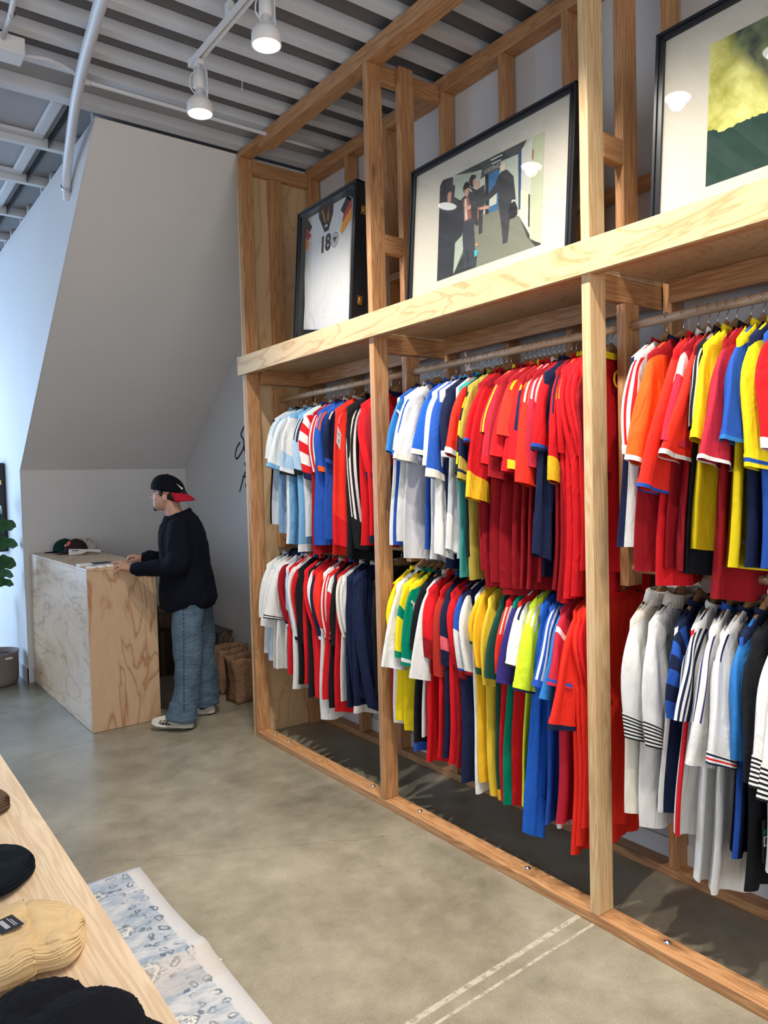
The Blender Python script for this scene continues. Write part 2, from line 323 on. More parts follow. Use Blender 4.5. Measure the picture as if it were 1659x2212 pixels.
# ------------------------------------------------------------------ the timber rack
RX0, RX1 = 2.195, 2.284      # front posts
BX0 = 2.700
rack = empty('timber_display_rack', (2.195, 4.42, 0), 'tall open fir stud rack with plywood shelf along the right wall', 'shelving')
def P(name, mat, x0, x1, y0, y1, z0, z1, bevel=.0025, parent=None):
    o = MB().box(x0-2.195, x1-2.195, y0-4.42, y1-4.42, z0, z1).build(name, M[mat], parent or rack, bevel=bevel); return o
YE = -.6   # rack runs on past the camera
PY = [(4.382, 4.420), (2.990, 3.028), (1.684, 1.722), (.36, .398)]
for i, (a, b_) in enumerate(PY):
    P('front_post', 'woodZp' if i == 2 else 'woodZ', RX0, RX1, a, b_, .0385, 3.752 if i == 0 else 3.712)
    P('middle_post', 'woodZ', 2.400, 2.489, a, b_, 2.44, 3.752) if i else None
    P('hanging_post', 'woodZ', 2.400, 2.489, a, b_, 1.235, 2.295)
    P('cross_joist', 'woodX', RX1+.0005 if i == 0 else RX0+.09, BX0-.001, a+.039 if i > 0 else a-.039, b_+.038 if i > 0 else b_-.039, 2.31, 2.40) if i else P('cross_joist', 'woodX', RX1+.001, BX0-.001, 4.343, 4.381, 2.31, 2.40)
    if i: P('top_cross_brace', 'woodX', RX1+.001, BX0-.001, a+.0385, b_+.038, 3.66, 3.75)
    if i: P('short_block', 'woodX', RX1+.001, 2.399, a, b_, 2.80, 2.89)
P('top_plate', 'woodY', RX0, RX1, 4.08, 4.42, 3.753, 3.791); P('top_plate', 'woodY', RX0, RX1, YE, 4.079, 3.753, 3.791); P('top_plate', 'woodY', RX0, RX1, YE, 4.12, 3.713, 3.752)
bp = P('base_plate', 'woodY', RX0, RX1, YE, 4.42, 0, .038)
for y in (4.25, 4.07, 3.17, 2.78, 2.08, 1.44, 1.0):
    MB().lathe([(.0, .0), (.013, .0), (.013, .003), (.007, .004), (.006, .007), (0, .007)], (2.25-2.195, y-4.42, .0385), 12, False, False).build('anchor_bolt', M['steel'], bp, True)
P('back_base_plate', 'woodY', BX0, XW-.013, YE, 3.44, 0, .038); P('back_base_plate', 'woodY', BX0, XW-.013, 3.442, 4.42, 0, .038)
P('back_top_plate', 'woodY', BX0, XW-.001, YE, 2.96, 3.715, 3.791); P('back_top_plate', 'woodY', BX0, XW-.001, 2.962, 4.42, 3.715, 3.791)
for y in (4.382, 3.925, 3.52, 3.02, 2.58, 2.19, 1.70, 1.25, .8):
    P('back_stud', 'woodZ', BX0, XW-.014, y-.019, y+.019, .039, 3.714)
for a, b_ in ((3.04, 3.50), (3.54, 3.905), (2.21, 2.56), (1.72, 2.17), (1.27, 1.68)):
    P('back_rail', 'woodY', BX0, XW-.014, a, b_, 2.83, 2.87)
sp = P('side_panel', 'plyZ', RX0-.0, BX0+.07, 4.4215, 4.44, 0, 3.75, .001)
P('side_top_rail', 'woodX', RX1+.001, BX0-.001, 4.382, 4.42, 3.66, 3.75)
P('side_stud', 'woodZ', 2.405, 2.494, 4.382, 4.4205, 2.42, 3.659); P('side_stud', 'woodZ', 2.60, 2.689, 4.382, 4.4205, .0, 2.30)
P('fascia_board', 'fascia', RX0-.019, RX0-.0005, 2.16, 4.475, 2.372, 2.49, .001); P('fascia_board', 'fascia', RX0-.019, RX0-.0005, YE, 2.159, 2.372, 2.49, .001)
for (a, b_) in ((3.029, 4.381), (1.723, 2.989), (.399, 1.683)):
    P('shelf_board', 'plyZ', RX0+.001, XW-.016, a+.0005, b_-.0005, 2.401, 2.419, .001)
    P('shelf_joist', 'woodY', 2.62, 2.658, a+.04, b_-.04, 2.311, 2.40)
    P('front_joist', 'woodY', RX0+.001, RX0+.039, a+.001, b_-.001, 2.372, 2.40)
for (a, b_) in ((3.029, 4.381), (1.723, 2.989), (-.6, 1.683)):
    for z in (2.215, 1.300):
        o = MB().tube([(0, a+.0, 0), (0, (a+b_)/2, 0), (0, b_, 0)], .0165, 20).build('hanging_rod', M['dowel'], rack, True, loc=(2.44-2.195, -4.42, z))
# ------------------------------------------------------------------ counter
e = empty('plywood_counter', (1.60, 6.05, 0), 'tall plywood box counter standing against the low wall under the stairs', 'counter')
def C_(name, mat, x0, x1, y0, y1, z0, z1): return MB().box(x0-1.6, x1-1.6, y0-6.05, y1-6.05, z0, z1).build(name, M[mat], e, bevel=.0015)
C_('front_panel', 'counterY', 1.364, 1.382, 5.2, 6.925, .002, 1.099)
C_('end_panel', 'counterZ', 1.364, 1.835, 5.181, 5.199, .002, 1.099)
C_('end_panel', 'counterZ', 1.383, 1.835, 6.907, 6.925, .002, 1.099)
C_('countertop', 'counterY', 1.364, 1.835, 5.181, 6.925, 1.1, 1.118)
C_('inner_shelf', 'counterY', 1.383, 1.82, 5.2, 6.906, .55, .568)
# ------------------------------------------------------------------ hangers and jerseys
def lerp(a, b, t): return a+(b-a)*t
def sstep(t): t = max(0, min(1, t)); return t*t*(3-2*t)
HXR = .200
def hz(x): return -.045-.118*(abs(x)/HXR)**.95
def hanger_mesh():
    m_ = MB(); rows = []
    for i in range(25):
        x = lerp(-HXR, HXR, i/24); a = abs(x)/HXR; h = lerp(.026, .010, a)*(.5 if a > .99 else 1); t = (.0055+.007*math.sin(a*PI)**2)*(.6 if a > .99 else 1); z = hz(x)-h
        yb = -.018*math.sin(a*PI*.5)**2
        rows.append([(x, yb+t*math.sin(2*PI*j/12), z+h*math.cos(2*PI*j/12)) for j in range(12)])
    m_.grid(rows, True, True, True)
    return m_
HB = hanger_mesh().build('hanger_body', M['hanger'], None, True).data
hk = MB(); pts = [(0, 0, -.075), (0, 0, -.035), (.004, 0, -.026), (.013, 0, -.018)]
for i in range(15): a = math.radians(-50+i*17); pts.append((.0195*math.cos(a), 0, .0195*math.sin(a)+.0))
hk.tube(pts, .0016, 6); HH = hk.build('hanger_hook', M['steel'], None, True).data
for o in list(COL.objects):
    if o.name in ('hanger_body', 'hanger_hook'): bpy.data.objects.remove(o)
def hanger(loc, rz, label, group, dark=False):
    e = empty('clothes_hanger', loc, label, 'hanger', group, rz)
    link(bpy.data.objects.new('hanger_body', HB), e); link(bpy.data.objects.new('hook', HH), e); return e
Cc = dict(w=(.66,.66,.65), cream=(.64,.60,.52), r=(.58,.012,.018), R=(.76,.03,.018), dr=(.26,.008,.014), cr=(.46,.022,.045), o=(.80,.10,.015), n=(.010,.016,.05), k=(.010,.011,.014),
 b=(.02,.08,.38), B=(.015,.10,.48), lb=(.36,.52,.68), sb=(.16,.36,.58), y=(.80,.62,.015), Y=(.72,.42,.02), ol=(.36,.29,.05), g=(.0,.20,.12), dg=(.012,.06,.045), lime=(.55,.72,.03), pink=(.72,.12,.16),
 gr=(.50,.54,.58), teal=(.05,.30,.28), p=(.035,.025,.16), lg=(.62,.66,.68), gold=(.70,.48,.04), orange=(.80,.30,.02), br=(.42,.03,.02), brown=(.05,.02,.025), mb=(.03,.18,.50))
def fc(k): return fab(Cc[k])
HRZ = {}
def shirt(idx, yh, zr, cuff, sp, label, group):
    """one jersey on its hanger; local origin on the rod. cuff = outer corner of the left cuff, world"""
    rnd = random.Random(idx*7+3)
    rz = math.radians(rnd.uniform(-7, 5))
    e = empty('football_shirt', (2.44, yh, zr), label, 'jersey', group, rz)
    HRZ[idx] = rz
    body, slv, cfc, colr = sp['c']
    L = sp.get('L', .80); long_ = sp.get('long', 0); ph = yh*9.0; fat = sp.get('fat', 1.0)
    drop = -.002
    def ztop(x):
        a = abs(x)
        return hz(max(a, .085))+.012+drop-(.03*(1-(a/.085)**2) if a < .085 else 0)
    # body -----------------------------------------------------------
    m_ = MB(); rows = []; NU, NV = 40, 18
    hemw = .228+rnd.uniform(-.012, .016)
    for i in range(NV+1):
        v = i/NV; row = []
        w = lerp(.208, .222, sstep(v/.28)) if v < .28 else lerp(.222, hemw, (v-.28)/.72)
        th = (.017+.012*sstep(v/.35))*fat
        for j in range(NU):
            a = 2*PI*j/NU; c, s = math.cos(a), math.sin(a)
            x = w*c*(1-.02*abs(s)); zb = -L+.012*math.sin(x*9+ph)-.012*(1-abs(x)/.25)
            z = lerp(ztop(x), zb, v)
            fold = v*(.021*math.sin(x*28+ph+1.5*v)+.011*math.sin(x*53+2*ph)) + .012*math.sin(v*2.4+ph)*v
            row.append((x+.006*v*math.sin(z*11+ph), th*(s if abs(s) > .2 else s)+fold-.018*math.sin(min(1, abs(x)/HXR)*PI*.5)**2*(1-v)-sp.get('fwd', 0)*v, z))
        rows.append(row)
    bands = sp.get('band')   # (v0, v1, colour) horizontal bands, or side panels
    mats = [fc(body)]; side = sp.get('side'); hoop = sp.get('hoop'); hem = sp.get('hem'); vst = sp.get('vst'); yoke = sp.get('yoke')
    for q in (side, hoop, hem, vst, yoke): mats.append(fc(q) if q else fc(body))
    def bm_(i, j):
        cx = math.cos(2*PI*(j+.5)/NU)
        if hem and i >= NV-1: return 3
        if side and abs(cx) > .93: return 1
        if hoop and i % 2 == 0 and i > 5: return 2
        if vst and int((cx+1)*5.5) % 2 == 0: return 4
        if yoke and i < 3: return 5
        return 0
    m_.grid(rows, True, True, False, bm_)
    m_.build('shirt_body', mats, e, True)
    # collar ---------------------------------------------------------
    m_ = MB(); zc = hz(.085)+.012+drop; rows = []
    cap_ = sp.get('polo', 0)
    prof = ((1.0, -.012, 0), (1.0, .002, 0), (.93, .014, 1)) if not cap_ else ((1.02, -.012, 0), (1.0, .010, 0), (.88, .035, 1), (1.06, .030, 1), (1.28, -.012, 1), (1.25, -.014, 0))
    for f_, dz, _ in prof:
        rows.append([(.090*f_*math.cos(a), .022*f_*math.sin(a)-.006, zc+dz-.022*(1 if math.sin(a) < 0 else .2)*abs(math.sin(a))) for a in [2*PI*j/28 for j in range(28)]])
    m_.grid(rows, True)
    m_.build('collar', fc(colr or body), e, True)
    # sleeves --------------------------------------------------------
    for sgn in (-1, 1):
        if sgn < 0: C3 = Matrix.Rotation(-rz, 3, 'Z') @ Vector((cuff[0]-2.44, cuff[1]-yh, cuff[2]-zr))
        else: C3 = Vector((.250 if not long_ else .235, .01, (cuff[2]-zr)+rnd.uniform(-.02, .02)))
        ws = sp.get('ws', .15 if not long_ else .085)*(1 if sgn < 0 else .8); lift = sp.get('lift', -.045)
        NR, NT = 28, 16; rows = []
        P0 = Vector((sgn*.115, -.004, hz(.115)+.012)); P1 = Vector((sgn*.245, -.012, hz(.2)-.006)); 
        P2 = Vector((sgn*(.265 if not long_ and sgn < 0 else .245), C3.y*.45, lerp(-.26, C3.z, .3 if long_ else .12)))
        Q0 = Vector((sgn*.12, -.01, -.27)); Q3 = C3+Vector((-sgn*ws, -.01, lift)); Q1 = Vector((sgn*.17, -.02, -.30)); 
        if long_: Q1 = Vector((sgn*.15, -.016, -.42))
        def bz(a, b_, c, d, t): return a*(1-t)**3+b_*3*t*(1-t)**2+c*3*t*t*(1-t)+d*t**3
        thc = sp.get('th', .023 if not long_ else .02)
        for i in range(NT+1):
            t = i/NT; p = bz(P0, P1, P2, C3, t); q = bz(Q0, lerp(Q0, Q1, .6), lerp(Q1, Q3, .5), Q3, t)
            mid = (p+q)/2; hv = (p-q)/2; th = lerp(.010, thc, sstep(t*1.6)); nrm = Vector((0, -1, 0)); row = []
            for j in range(NR):
                a = 2*PI*j/NR; wv = math.sin(a)
                ff = .009*math.sin(math.cos(a)*5+ph*1.3)*sstep(t*1.5) + .004*math.sin(9*t+ph+math.cos(a)*3)*sstep(t*2)
                row.append(mid+hv*math.cos(a)+nrm*(th*wv+ff+.010))
            rows.append(row)
        st = sp.get('st'); tri = sp.get('chk'); cap2 = sp.get('low'); smats = [fc(slv)]; smats.append(fc(st[0]) if st else smats[0]); smats.append(fc(tri) if tri else smats[0]); smats.append(fc(cap2[0]) if cap2 else smats[0])
        cf = 1 if not long_ else 1
        def sm_(i, j):
            jj = j if j <= NR//2 else NR-1-j
            if cap2 and cap2[1] <= i/NT < cap2[2]: return 3
            if st and i/NT < (st[2] if len(st) > 2 else 1) and jj in ((1, 3, 5) if st[1] == 3 else (1, 3) if st[1] == 2 else (2,) if st[1] == 1 else (1, 2, 3)): return 1
            if tri and (i//2) % 2 == 0: return 2
            return 0
        m_ = MB(); m_.grid(rows, True, True, False, sm_)
        so = m_.build('sleeve', smats, e, True)
        if cfc:   # cuff band: last rows pushed out, its own stripes
            cs = cfc if isinstance(cfc, tuple) else (cfc,)
            k0 = NT-(sp.get('ct', .75) if not long_ else 2)*(sp.get('cn', 1)*1.0 if sp.get('cn', 1) == 1 else 2.4); sub = []
            n_ = max(3, len(cs)*2)
            for i in range(n_*1+1):
                t = lerp(k0, NT+.12, i/n_); i0 = min(int(t), NT-1); f_ = t-i0; a_, b_ = rows[i0], rows[i0+1]; cen = sum((lerp(a_[q], b_[q], f_) for q in range(NR)), Vector())/NR
                sub.append([cen+(lerp(a_[q], b_[q], f_)-cen)*1.015+Vector((0, 0.0018*(-1 if math.sin(2*PI*q/NR) > 0 else 1), 0)) for q in range(NR)])
            MB().grid(sub, True, mfun=lambda i, j: min(len(cs)-1, i*len(cs)//n_)).build('cuff', [fc(q) for q in cs], so, True)
        if sgn < 0:
            def onsl(t, s_, u, w):   # point on the front of the left sleeve, u along width, w down (metres)
                i0 = min(int(t*NT), NT-1); f_ = t*NT-i0; A = lerp(rows[i0][0], rows[i0+1][0], f_); B = lerp(rows[i0][NR//2], rows[i0+1][NR//2], f_)
                qa = int(NR*.25); Fp = lerp(rows[i0][qa], rows[i0+1][qa], f_); qb = max(1, min(NR//2-1, int(round(NR*math.acos(max(-1, min(1, 1-2*s_)))/(2*PI))))); Fp = lerp(rows[i0][qb], rows[i0+1][qb], f_)
                ux = (B-A).normalized(); A2 = rows[min(i0+2, NT)][qb]; dn = (A2-rows[i0][qb]).normalized()
                return Fp+ux*u+dn*w+Vector((0, -.007, 0))
            for dc in sp.get('decal', ()):
                kind, t, s_, size, colk = dc; dm = MB()
                for shp in DECAL[kind]: dm.poly([onsl(t, s_, a*size, -b_*size) for a, b_ in shp])
                dm.build(DN[kind], flat('print_'+colk, Cc[colk], .6) if colk in Cc else M['ink'], so)
    return e
# simple marks in unit squares (x right, y up)
DECAL = {
 'cat': [[(-.5,-.1),(-.3,.05),(-.05,.1),(.15,.3),(.35,.5),(.42,.42),(.3,.2),(.25,0),(.45,-.1),(.4,-.18),(.15,-.1),(0,-.3),(.05,-.5),(-.05,-.5),(-.12,-.28),(-.2,-.12),(-.45,-.18)]],
 'patch': [[(-.5,-.9),(.5,-.9),(.5,.9),(-.5,.9)]],
 'diam': [[(0,.1),(.3,.35),(0,.6),(-.3,.35)], [(.05,-.6),(.35,-.35),(.05,-.1),(-.25,-.35)]],
 'umbro': [[(-.6,.5),(-.5,.5),(0,.05),(.5,.5),(.6,.5),(.6,.35),(0,-.15),(-.6,.35)], [(-.6,.1),(0,-.4),(.6,.1),(.6,-.05),(0,-.6),(-.6,-.05)]],
 'flame': [[(-.5,0),(-.1,.15),(.5,.35),(.1,.05),(.45,-.1),(0,-.12)]],
 'star': [[(.5*math.sin(PI*i/5)*(1 if i % 2 == 0 else .42), .5*math.cos(PI*i/5)*(1 if i % 2 == 0 else .42)) for i in range(10)]],
 'arrows': [[(-.6,.4),(0,-.05),(.6,.4),(.6,.15),(0,-.35),(-.6,.15)]],
 'hash': [[(-.5+.25*i, -.4),(-.4+.25*i,-.4),(-.2+.25*i,.4),(-.3+.25*i,.4)] for i in range(4)],
}
DN = dict(cat='leaping_cat_logo', patch='sleeve_patch', diam='patch_diamonds', umbro='double_diamond_logo', flame='swirl_print', star='star_print', arrows='chevron_print', hash='stripe_print')
SHIRTS = [
(4.120, 2.215, (2.158, 4.100, 1.818), 'pale grey jersey with blue shoulder panels and black piping, leftmost on its rod', {'c': ('lg', 'lg', 'w', 'lb'), 'st': ('lb', 3, 0.55), 'side': 'k', 'L': 0.8}, 'jerseys on the upper rod of the far bay', 'wooden hanger under the pale grey jersey with blue shoulder panels and black piping leftmost'),
(4.050, 2.215, (2.123, 4.030, 1.770), 'pale ice blue jersey with black piping and grey cuffs, second from the far panel', {'c': ('lb', 'lg', 'sb', 'k'), 'side': 'sb', 'L': 0.86}, 'jerseys on the upper rod of the far bay', 'wooden hanger under the pale ice blue jersey with black piping and grey cuffs second from'),
(3.950, 2.215, (2.158, 3.930, 1.725), 'white jersey with black cuff trim and a dark teal sleeve panel', {'c': ('sb', 'w', ('w', 'k'), 'lb'), 'low': ('lb', 0.72, 0.9), 'side': 'w', 'L': 0.93, 'ws': 0.17}, 'jerseys on the upper rod of the far bay', 'wooden hanger under the white jersey with black cuff trim and a dark teal sleeve panel'),
(3.830, 2.215, (2.194, 3.810, 1.716), 'light blue jersey with two dark brown shoulder stripes and rolled pale hem', {'c': ('sb', 'lb', 'k', 'w'), 'st': ('brown', 2, 0.62), 'L': 0.97, 'hem': 'lg'}, 'jerseys on the upper rod of the far bay', 'wooden hanger under the light blue jersey with two dark brown shoulder stripes and rolled pale'),
(3.740, 2.215, (2.205, 3.720, 1.692), 'red and white checkered jersey with navy cuffs on the upper rod', {'c': ('gr', 'r', 'n', 'b'), 'chk': 'w', 'L': 0.87}, 'jerseys on the upper rod of the far bay', 'wooden hanger under the red and white checkered jersey with navy cuffs on the upper rod'),
(3.660, 2.215, (2.211, 3.640, 1.722), 'dark red jersey with white stripes down the sleeve beside the checkered one', {'c': ('dr', 'r', None, 'w'), 'st': ('w', 3), 'L': 0.96}, 'jerseys on the upper rod of the far bay', 'wooden hanger under the dark red jersey with white stripes down the sleeve beside the checkered'),
(3.593, 2.215, (2.210, 3.573, 1.728), 'royal blue jersey with orange shoulder stripes and orange cuffs', {'c': ('b', 'b', 'o', 'p'), 'st': ('o', 2, 0.45), 'L': 0.9}, 'jerseys on the upper rod of the far bay', 'wooden hanger under the royal blue jersey with orange shoulder stripes and orange cuffs'),
(3.520, 2.215, (2.208, 3.500, 1.772), 'dark navy jersey with a white shoulder line, beside the long red sleeve', {'c': ('b', 'n', 'b', 'w'), 'st': ('w', 1, 0.35), 'L': 0.86}, 'jerseys on the upper rod of the far bay', 'wooden hanger under the dark navy jersey with a white shoulder line beside the long red'),
(3.410, 2.215, (2.181, 3.390, 1.332), 'long sleeved red jersey with white diamond patch on the sleeve', {'c': ('R', 'R', 'r', 'w'), 'long': 1, 'ws': 0.15, 'L': 0.95, 'decal': (('patch', 0.4, 0.22, 0.05, 'w'), ('diam', 0.4, 0.22, 0.045, 'r')), 'st': ('pink', 1, 0.3)}, 'jerseys on the upper rod of the far bay', 'wooden hanger under the long sleeved red jersey with white diamond patch on the sleeve'),
(3.290, 2.215, (2.238, 3.270, 1.314), 'long sleeved black track top with three white sleeve stripes', {'c': ('k', 'k', 'k', 'k'), 'long': 1, 'ws': 0.14, 'st': ('w', 3), 'L': 0.97}, 'jerseys on the upper rod of the far bay', 'wooden hanger under the long sleeved black track top with three white sleeve stripes'),
(3.170, 2.215, (2.220, 3.113, 1.675), 'red jersey with navy cuffs half hidden by the second post', {'c': ('r', 'r', 'n', 'r'), 'L': 0.9}, 'jerseys on the upper rod of the far bay', 'wooden hanger under the red jersey with navy cuffs half hidden by the second post'),
(3.100, 2.215, (2.220, 3.055, 1.747), 'dark red jersey with navy collar just past the second post', {'c': ('r', 'dr', 'n', 'n'), 'L': 0.88, 'hem': 'n'}, 'jerseys on the upper rod of the far bay', 'wooden hanger under the dark red jersey with navy collar just past the second post'),
(4.260, 1.300, (2.154, 4.240, 0.817), 'plain white jersey, leftmost on the lower rod near the plywood panel', {'c': ('w', 'w', None, 'lg'), 'L': 0.72}, 'jerseys on the lower rod of the far bay', 'wooden hanger under the plain white jersey leftmost on the lower rod near the plywood panel'),
(4.206, 1.300, (2.134, 4.186, 0.774), 'white jersey with pale blue side panel, second from the plywood panel', {'c': ('w', 'w', None, 'b'), 'side': 'lb', 'L': 0.76}, 'jerseys on the lower rod of the far bay', 'wooden hanger under the white jersey with pale blue side panel second from the plywood panel'),
(4.151, 1.300, (2.127, 4.131, 0.834), 'white polo jersey with wide sleeve and double black cuff stripes', {'c': ('w', 'w', ('w', 'k', 'w', 'k'), 'k'), 'L': 0.8, 'ws': 0.2, 'polo': 1}, 'jerseys on the lower rod of the far bay', 'wooden hanger under the white polo jersey with wide sleeve and double black cuff stripes'),
(4.097, 1.300, (2.220, 4.014, 0.786), 'dark red polo jersey with white and black striped cuffs', {'c': ('w', 'dr', ('k', 'w'), 'n'), 'L': 0.8, 'polo': 1}, 'jerseys on the lower rod of the far bay', 'wooden hanger under the dark red polo jersey with white and black striped cuffs'),
(4.042, 1.300, (2.220, 3.946, 0.767), 'pale blue jersey squeezed beside the dark red polo', {'c': ('w', 'lb', 'w', 'lb'), 'L': 0.78}, 'jerseys on the lower rod of the far bay', 'wooden hanger under the pale blue jersey squeezed beside the dark red polo'),
(3.988, 1.300, (2.220, 3.915, 0.720), 'white jersey with thin black cuff trim beside the chevron sleeve', {'c': ('r', 'w', ('w', 'k'), 'w'), 'L': 0.82}, 'jerseys on the lower rod of the far bay', 'wooden hanger under the white jersey with thin black cuff trim beside the chevron sleeve'),
(3.933, 1.300, (2.220, 3.888, 0.803), 'red jersey with white chevron logos on the shoulder, lower rod', {'c': ('w', 'r', 'r', 'r'), 'L': 0.9, 'decal': (('umbro', 0.2, 0.25, 0.05, 'w'), ('umbro', 0.3, 0.25, 0.045, 'w'))}, 'jerseys on the lower rod of the far bay', 'wooden hanger under the red jersey with white chevron logos on the shoulder lower rod'),
(3.879, 1.300, (2.220, 3.834, 0.700), 'black short sleeved jersey with wide pleated sleeve', {'c': ('k', 'k', None, 'b'), 'L': 0.86, 'ws': 0.165}, 'jerseys on the lower rod of the far bay', 'wooden hanger under the black short sleeved jersey with wide pleated sleeve'),
(3.824, 1.300, (2.220, 3.694, 0.795), 'red jersey tucked right behind the wide black sleeve', {'c': ('r', 'r', None, 'r'), 'L': 0.84}, 'jerseys on the lower rod of the far bay', 'wooden hanger under the red jersey tucked right behind the wide black sleeve'),
(3.770, 1.300, (2.220, 3.644, 0.822), 'white jersey with rolled white cuff between red and navy sleeves', {'c': ('k', 'w', 'w', 'k'), 'L': 0.9}, 'jerseys on the lower rod of the far bay', 'wooden hanger under the white jersey with rolled white cuff between red and navy sleeves'),
(3.716, 1.300, (2.220, 3.632, 0.764), 'navy jersey with white cuff tip in the middle of the lower rod', {'c': ('r', 'n', ('n', 'w'), 'n'), 'L': 0.82}, 'jerseys on the lower rod of the far bay', 'wooden hanger under the navy jersey with white cuff tip in the middle of the lower'),
(3.661, 1.300, (2.220, 3.600, 0.801), 'bright red jersey with plain sleeve next to the navy one', {'c': ('r', 'R', 'w', 'r'), 'L': 0.88}, 'jerseys on the lower rod of the far bay', 'wooden hanger under the bright red jersey with plain sleeve next to the navy one'),
(3.607, 1.300, (2.220, 3.567, 0.764), 'red and white striped shoulder jersey with black and white cuff', {'c': ('w', 'r', ('w', 'k'), 'w'), 'st': ('w', 2), 'L': 0.99}, 'jerseys on the lower rod of the far bay', 'wooden hanger under the red and white striped shoulder jersey with black and white cuff'),
(3.552, 1.300, (2.220, 3.512, 0.793), 'red jersey with a gold star and white shoulder', {'c': ('r', 'r', ('w', 'r'), 'r'), 'low': ('w', 0.05, 0.45), 'decal': (('star', 0.86, 0.4, 0.03, 'cream'),), 'L': 0.86}, 'jerseys on the lower rod of the far bay', 'wooden hanger under the red jersey with a gold star and white shoulder'),
(3.498, 1.300, (2.200, 3.478, 0.754), 'black jersey with blue collar and angular hanging sleeve', {'c': ('k', 'k', None, 'b'), 'L': 0.9}, 'jerseys on the lower rod of the far bay', 'wooden hanger under the black jersey with blue collar and angular hanging sleeve'),
(3.443, 1.300, (2.220, 3.393, 0.811), 'cream white jersey with long sleeve edge before the navy sweatshirt', {'c': ('r', 'cream', None, 'k'), 'L': 0.92}, 'jerseys on the lower rod of the far bay', 'wooden hanger under the cream white jersey with long sleeve edge before the navy sweatshirt'),
(3.389, 1.300, (2.220, 3.364, 0.846), 'white jersey with black hatched print on the cuff', {'c': ('w', 'w', 'w', 'w'), 'L': 0.85, 'decal': (('hash', 0.88, 0.35, 0.04, 'k'),)}, 'jerseys on the lower rod of the far bay', 'wooden hanger under the white jersey with black hatched print on the cuff'),
(3.334, 1.300, (2.236, 3.314, 0.509), 'long sleeved navy sweatshirt on the lower rod beside the second post', {'c': ('n', 'n', 'n', 'n'), 'long': 1, 'ws': 0.12, 'L': 0.88}, 'jerseys on the lower rod of the far bay', 'wooden hanger under the long sleeved navy sweatshirt on the lower rod beside the second post'),
(3.280, 1.300, (2.260, 3.216, 0.458), 'long sleeved dark navy jersey with pale hem at the second post', {'c': ('n', 'n', 'n', 'w'), 'long': 1, 'ws': 0.1, 'L': 0.9, 'hem': 'w'}, 'jerseys on the lower rod of the far bay', 'wooden hanger under the long sleeved dark navy jersey with pale hem at the second post'),
(3.120, 1.300, (2.260, 3.055, 0.738), 'black hooded top hanging right behind the second post, lower rod', {'c': ('k', 'k', 'k', 'k'), 'long': 1, 'ws': 0.1, 'L': 0.76}, 'jerseys on the lower rod of the far bay', 'wooden hanger under the black hooded top hanging right behind the second post lower rod'),
(2.865, 2.215, (2.136, 2.845, 1.804), 'royal blue jersey with white leaping cat logo on the sleeve, beside the second post', {'c': ('b', 'mb', None, 'n'), 'decal': (('cat', 0.42, 0.25, 0.085, 'w'),), 'L': 0.86, 'side': 'lg'}, 'jerseys on the upper rod of the middle bay', 'wooden hanger under the royal blue jersey with white leaping cat logo on the sleeve'),
(2.808, 2.215, (2.136, 2.788, 1.781), 'white jersey with royal blue sleeve panel and small cat logo', {'c': ('w', 'w', 'b', 'w'), 'st': ('B', 1, 0.7), 'decal': (('cat', 0.4, 0.3, 0.07, 'w'),), 'L': 0.84}, 'jerseys on the upper rod of the middle bay', 'wooden hanger under the white jersey with royal blue sleeve panel and small cat logo'),
(2.782, 2.215, (2.124, 2.762, 1.767), 'white jersey with wide sleeve and cream cuff, blue collar', {'c': ('w', 'w', 'cream', 'b'), 'L': 0.92, 'ws': 0.17}, 'jerseys on the upper rod of the middle bay', 'wooden hanger under the white jersey with wide sleeve and cream cuff blue collar'),
(2.658, 2.215, (2.136, 2.638, 1.783), 'royal blue jersey with cream cuff, upper rod of the middle bay', {'c': ('b', 'B', 'cream', 'b'), 'L': 0.88}, 'jerseys on the upper rod of the middle bay', 'wooden hanger under the royal blue jersey with cream cuff upper rod of the middle bay'),
(2.591, 2.215, (2.144, 2.571, 1.728), 'white jersey with narrow sleeve and layered cream cuff', {'c': ('w', 'w', 'cream', 'gr'), 'L': 0.93}, 'jerseys on the upper rod of the middle bay', 'wooden hanger under the white jersey with narrow sleeve and layered cream cuff'),
(2.565, 2.215, (2.135, 2.545, 1.679), 'dark blue jersey with cream cuff tucked behind the white one', {'c': ('b', 'b', 'cream', 'b'), 'L': 0.84}, 'jerseys on the upper rod of the middle bay', 'wooden hanger under the dark blue jersey with cream cuff tucked behind the white one'),
(2.539, 2.215, (2.170, 2.541, 1.337), 'long sleeved white training top with navy arm bands', {'c': ('w', 'w', 'w', 'sb'), 'long': 1, 'ws': 0.1, 'low': ('n', 0.12, 0.55), 'L': 0.9}, 'jerseys on the upper rod of the middle bay', 'wooden hanger under the long sleeved white training top with navy arm bands'),
(2.513, 2.215, (2.182, 2.493, 1.762), 'navy jersey with light blue checked shoulder', {'c': ('n', 'n', 'w', 'sb'), 'chk': 'n', 'L': 0.97}, 'jerseys on the upper rod of the middle bay', 'wooden hanger under the navy jersey with light blue checked shoulder'),
(2.460, 2.215, (2.170, 2.474, 1.362), 'long sleeved pale grey sweatshirt with ribbed white cuff', {'c': ('gr', 'gr', 'w', 'b'), 'long': 1, 'ws': 0.1, 'L': 0.92}, 'jerseys on the upper rod of the middle bay', 'wooden hanger under the long sleeved pale grey sweatshirt with ribbed white cuff'),
(2.434, 2.215, (2.121, 2.414, 1.776), 'bright red jersey with white underside, first of the red run', {'c': ('teal', 'R', 'w', 'teal'), 'L': 1.0}, 'jerseys on the upper rod of the middle bay', 'wooden hanger under the bright red jersey with white underside first of the red run'),
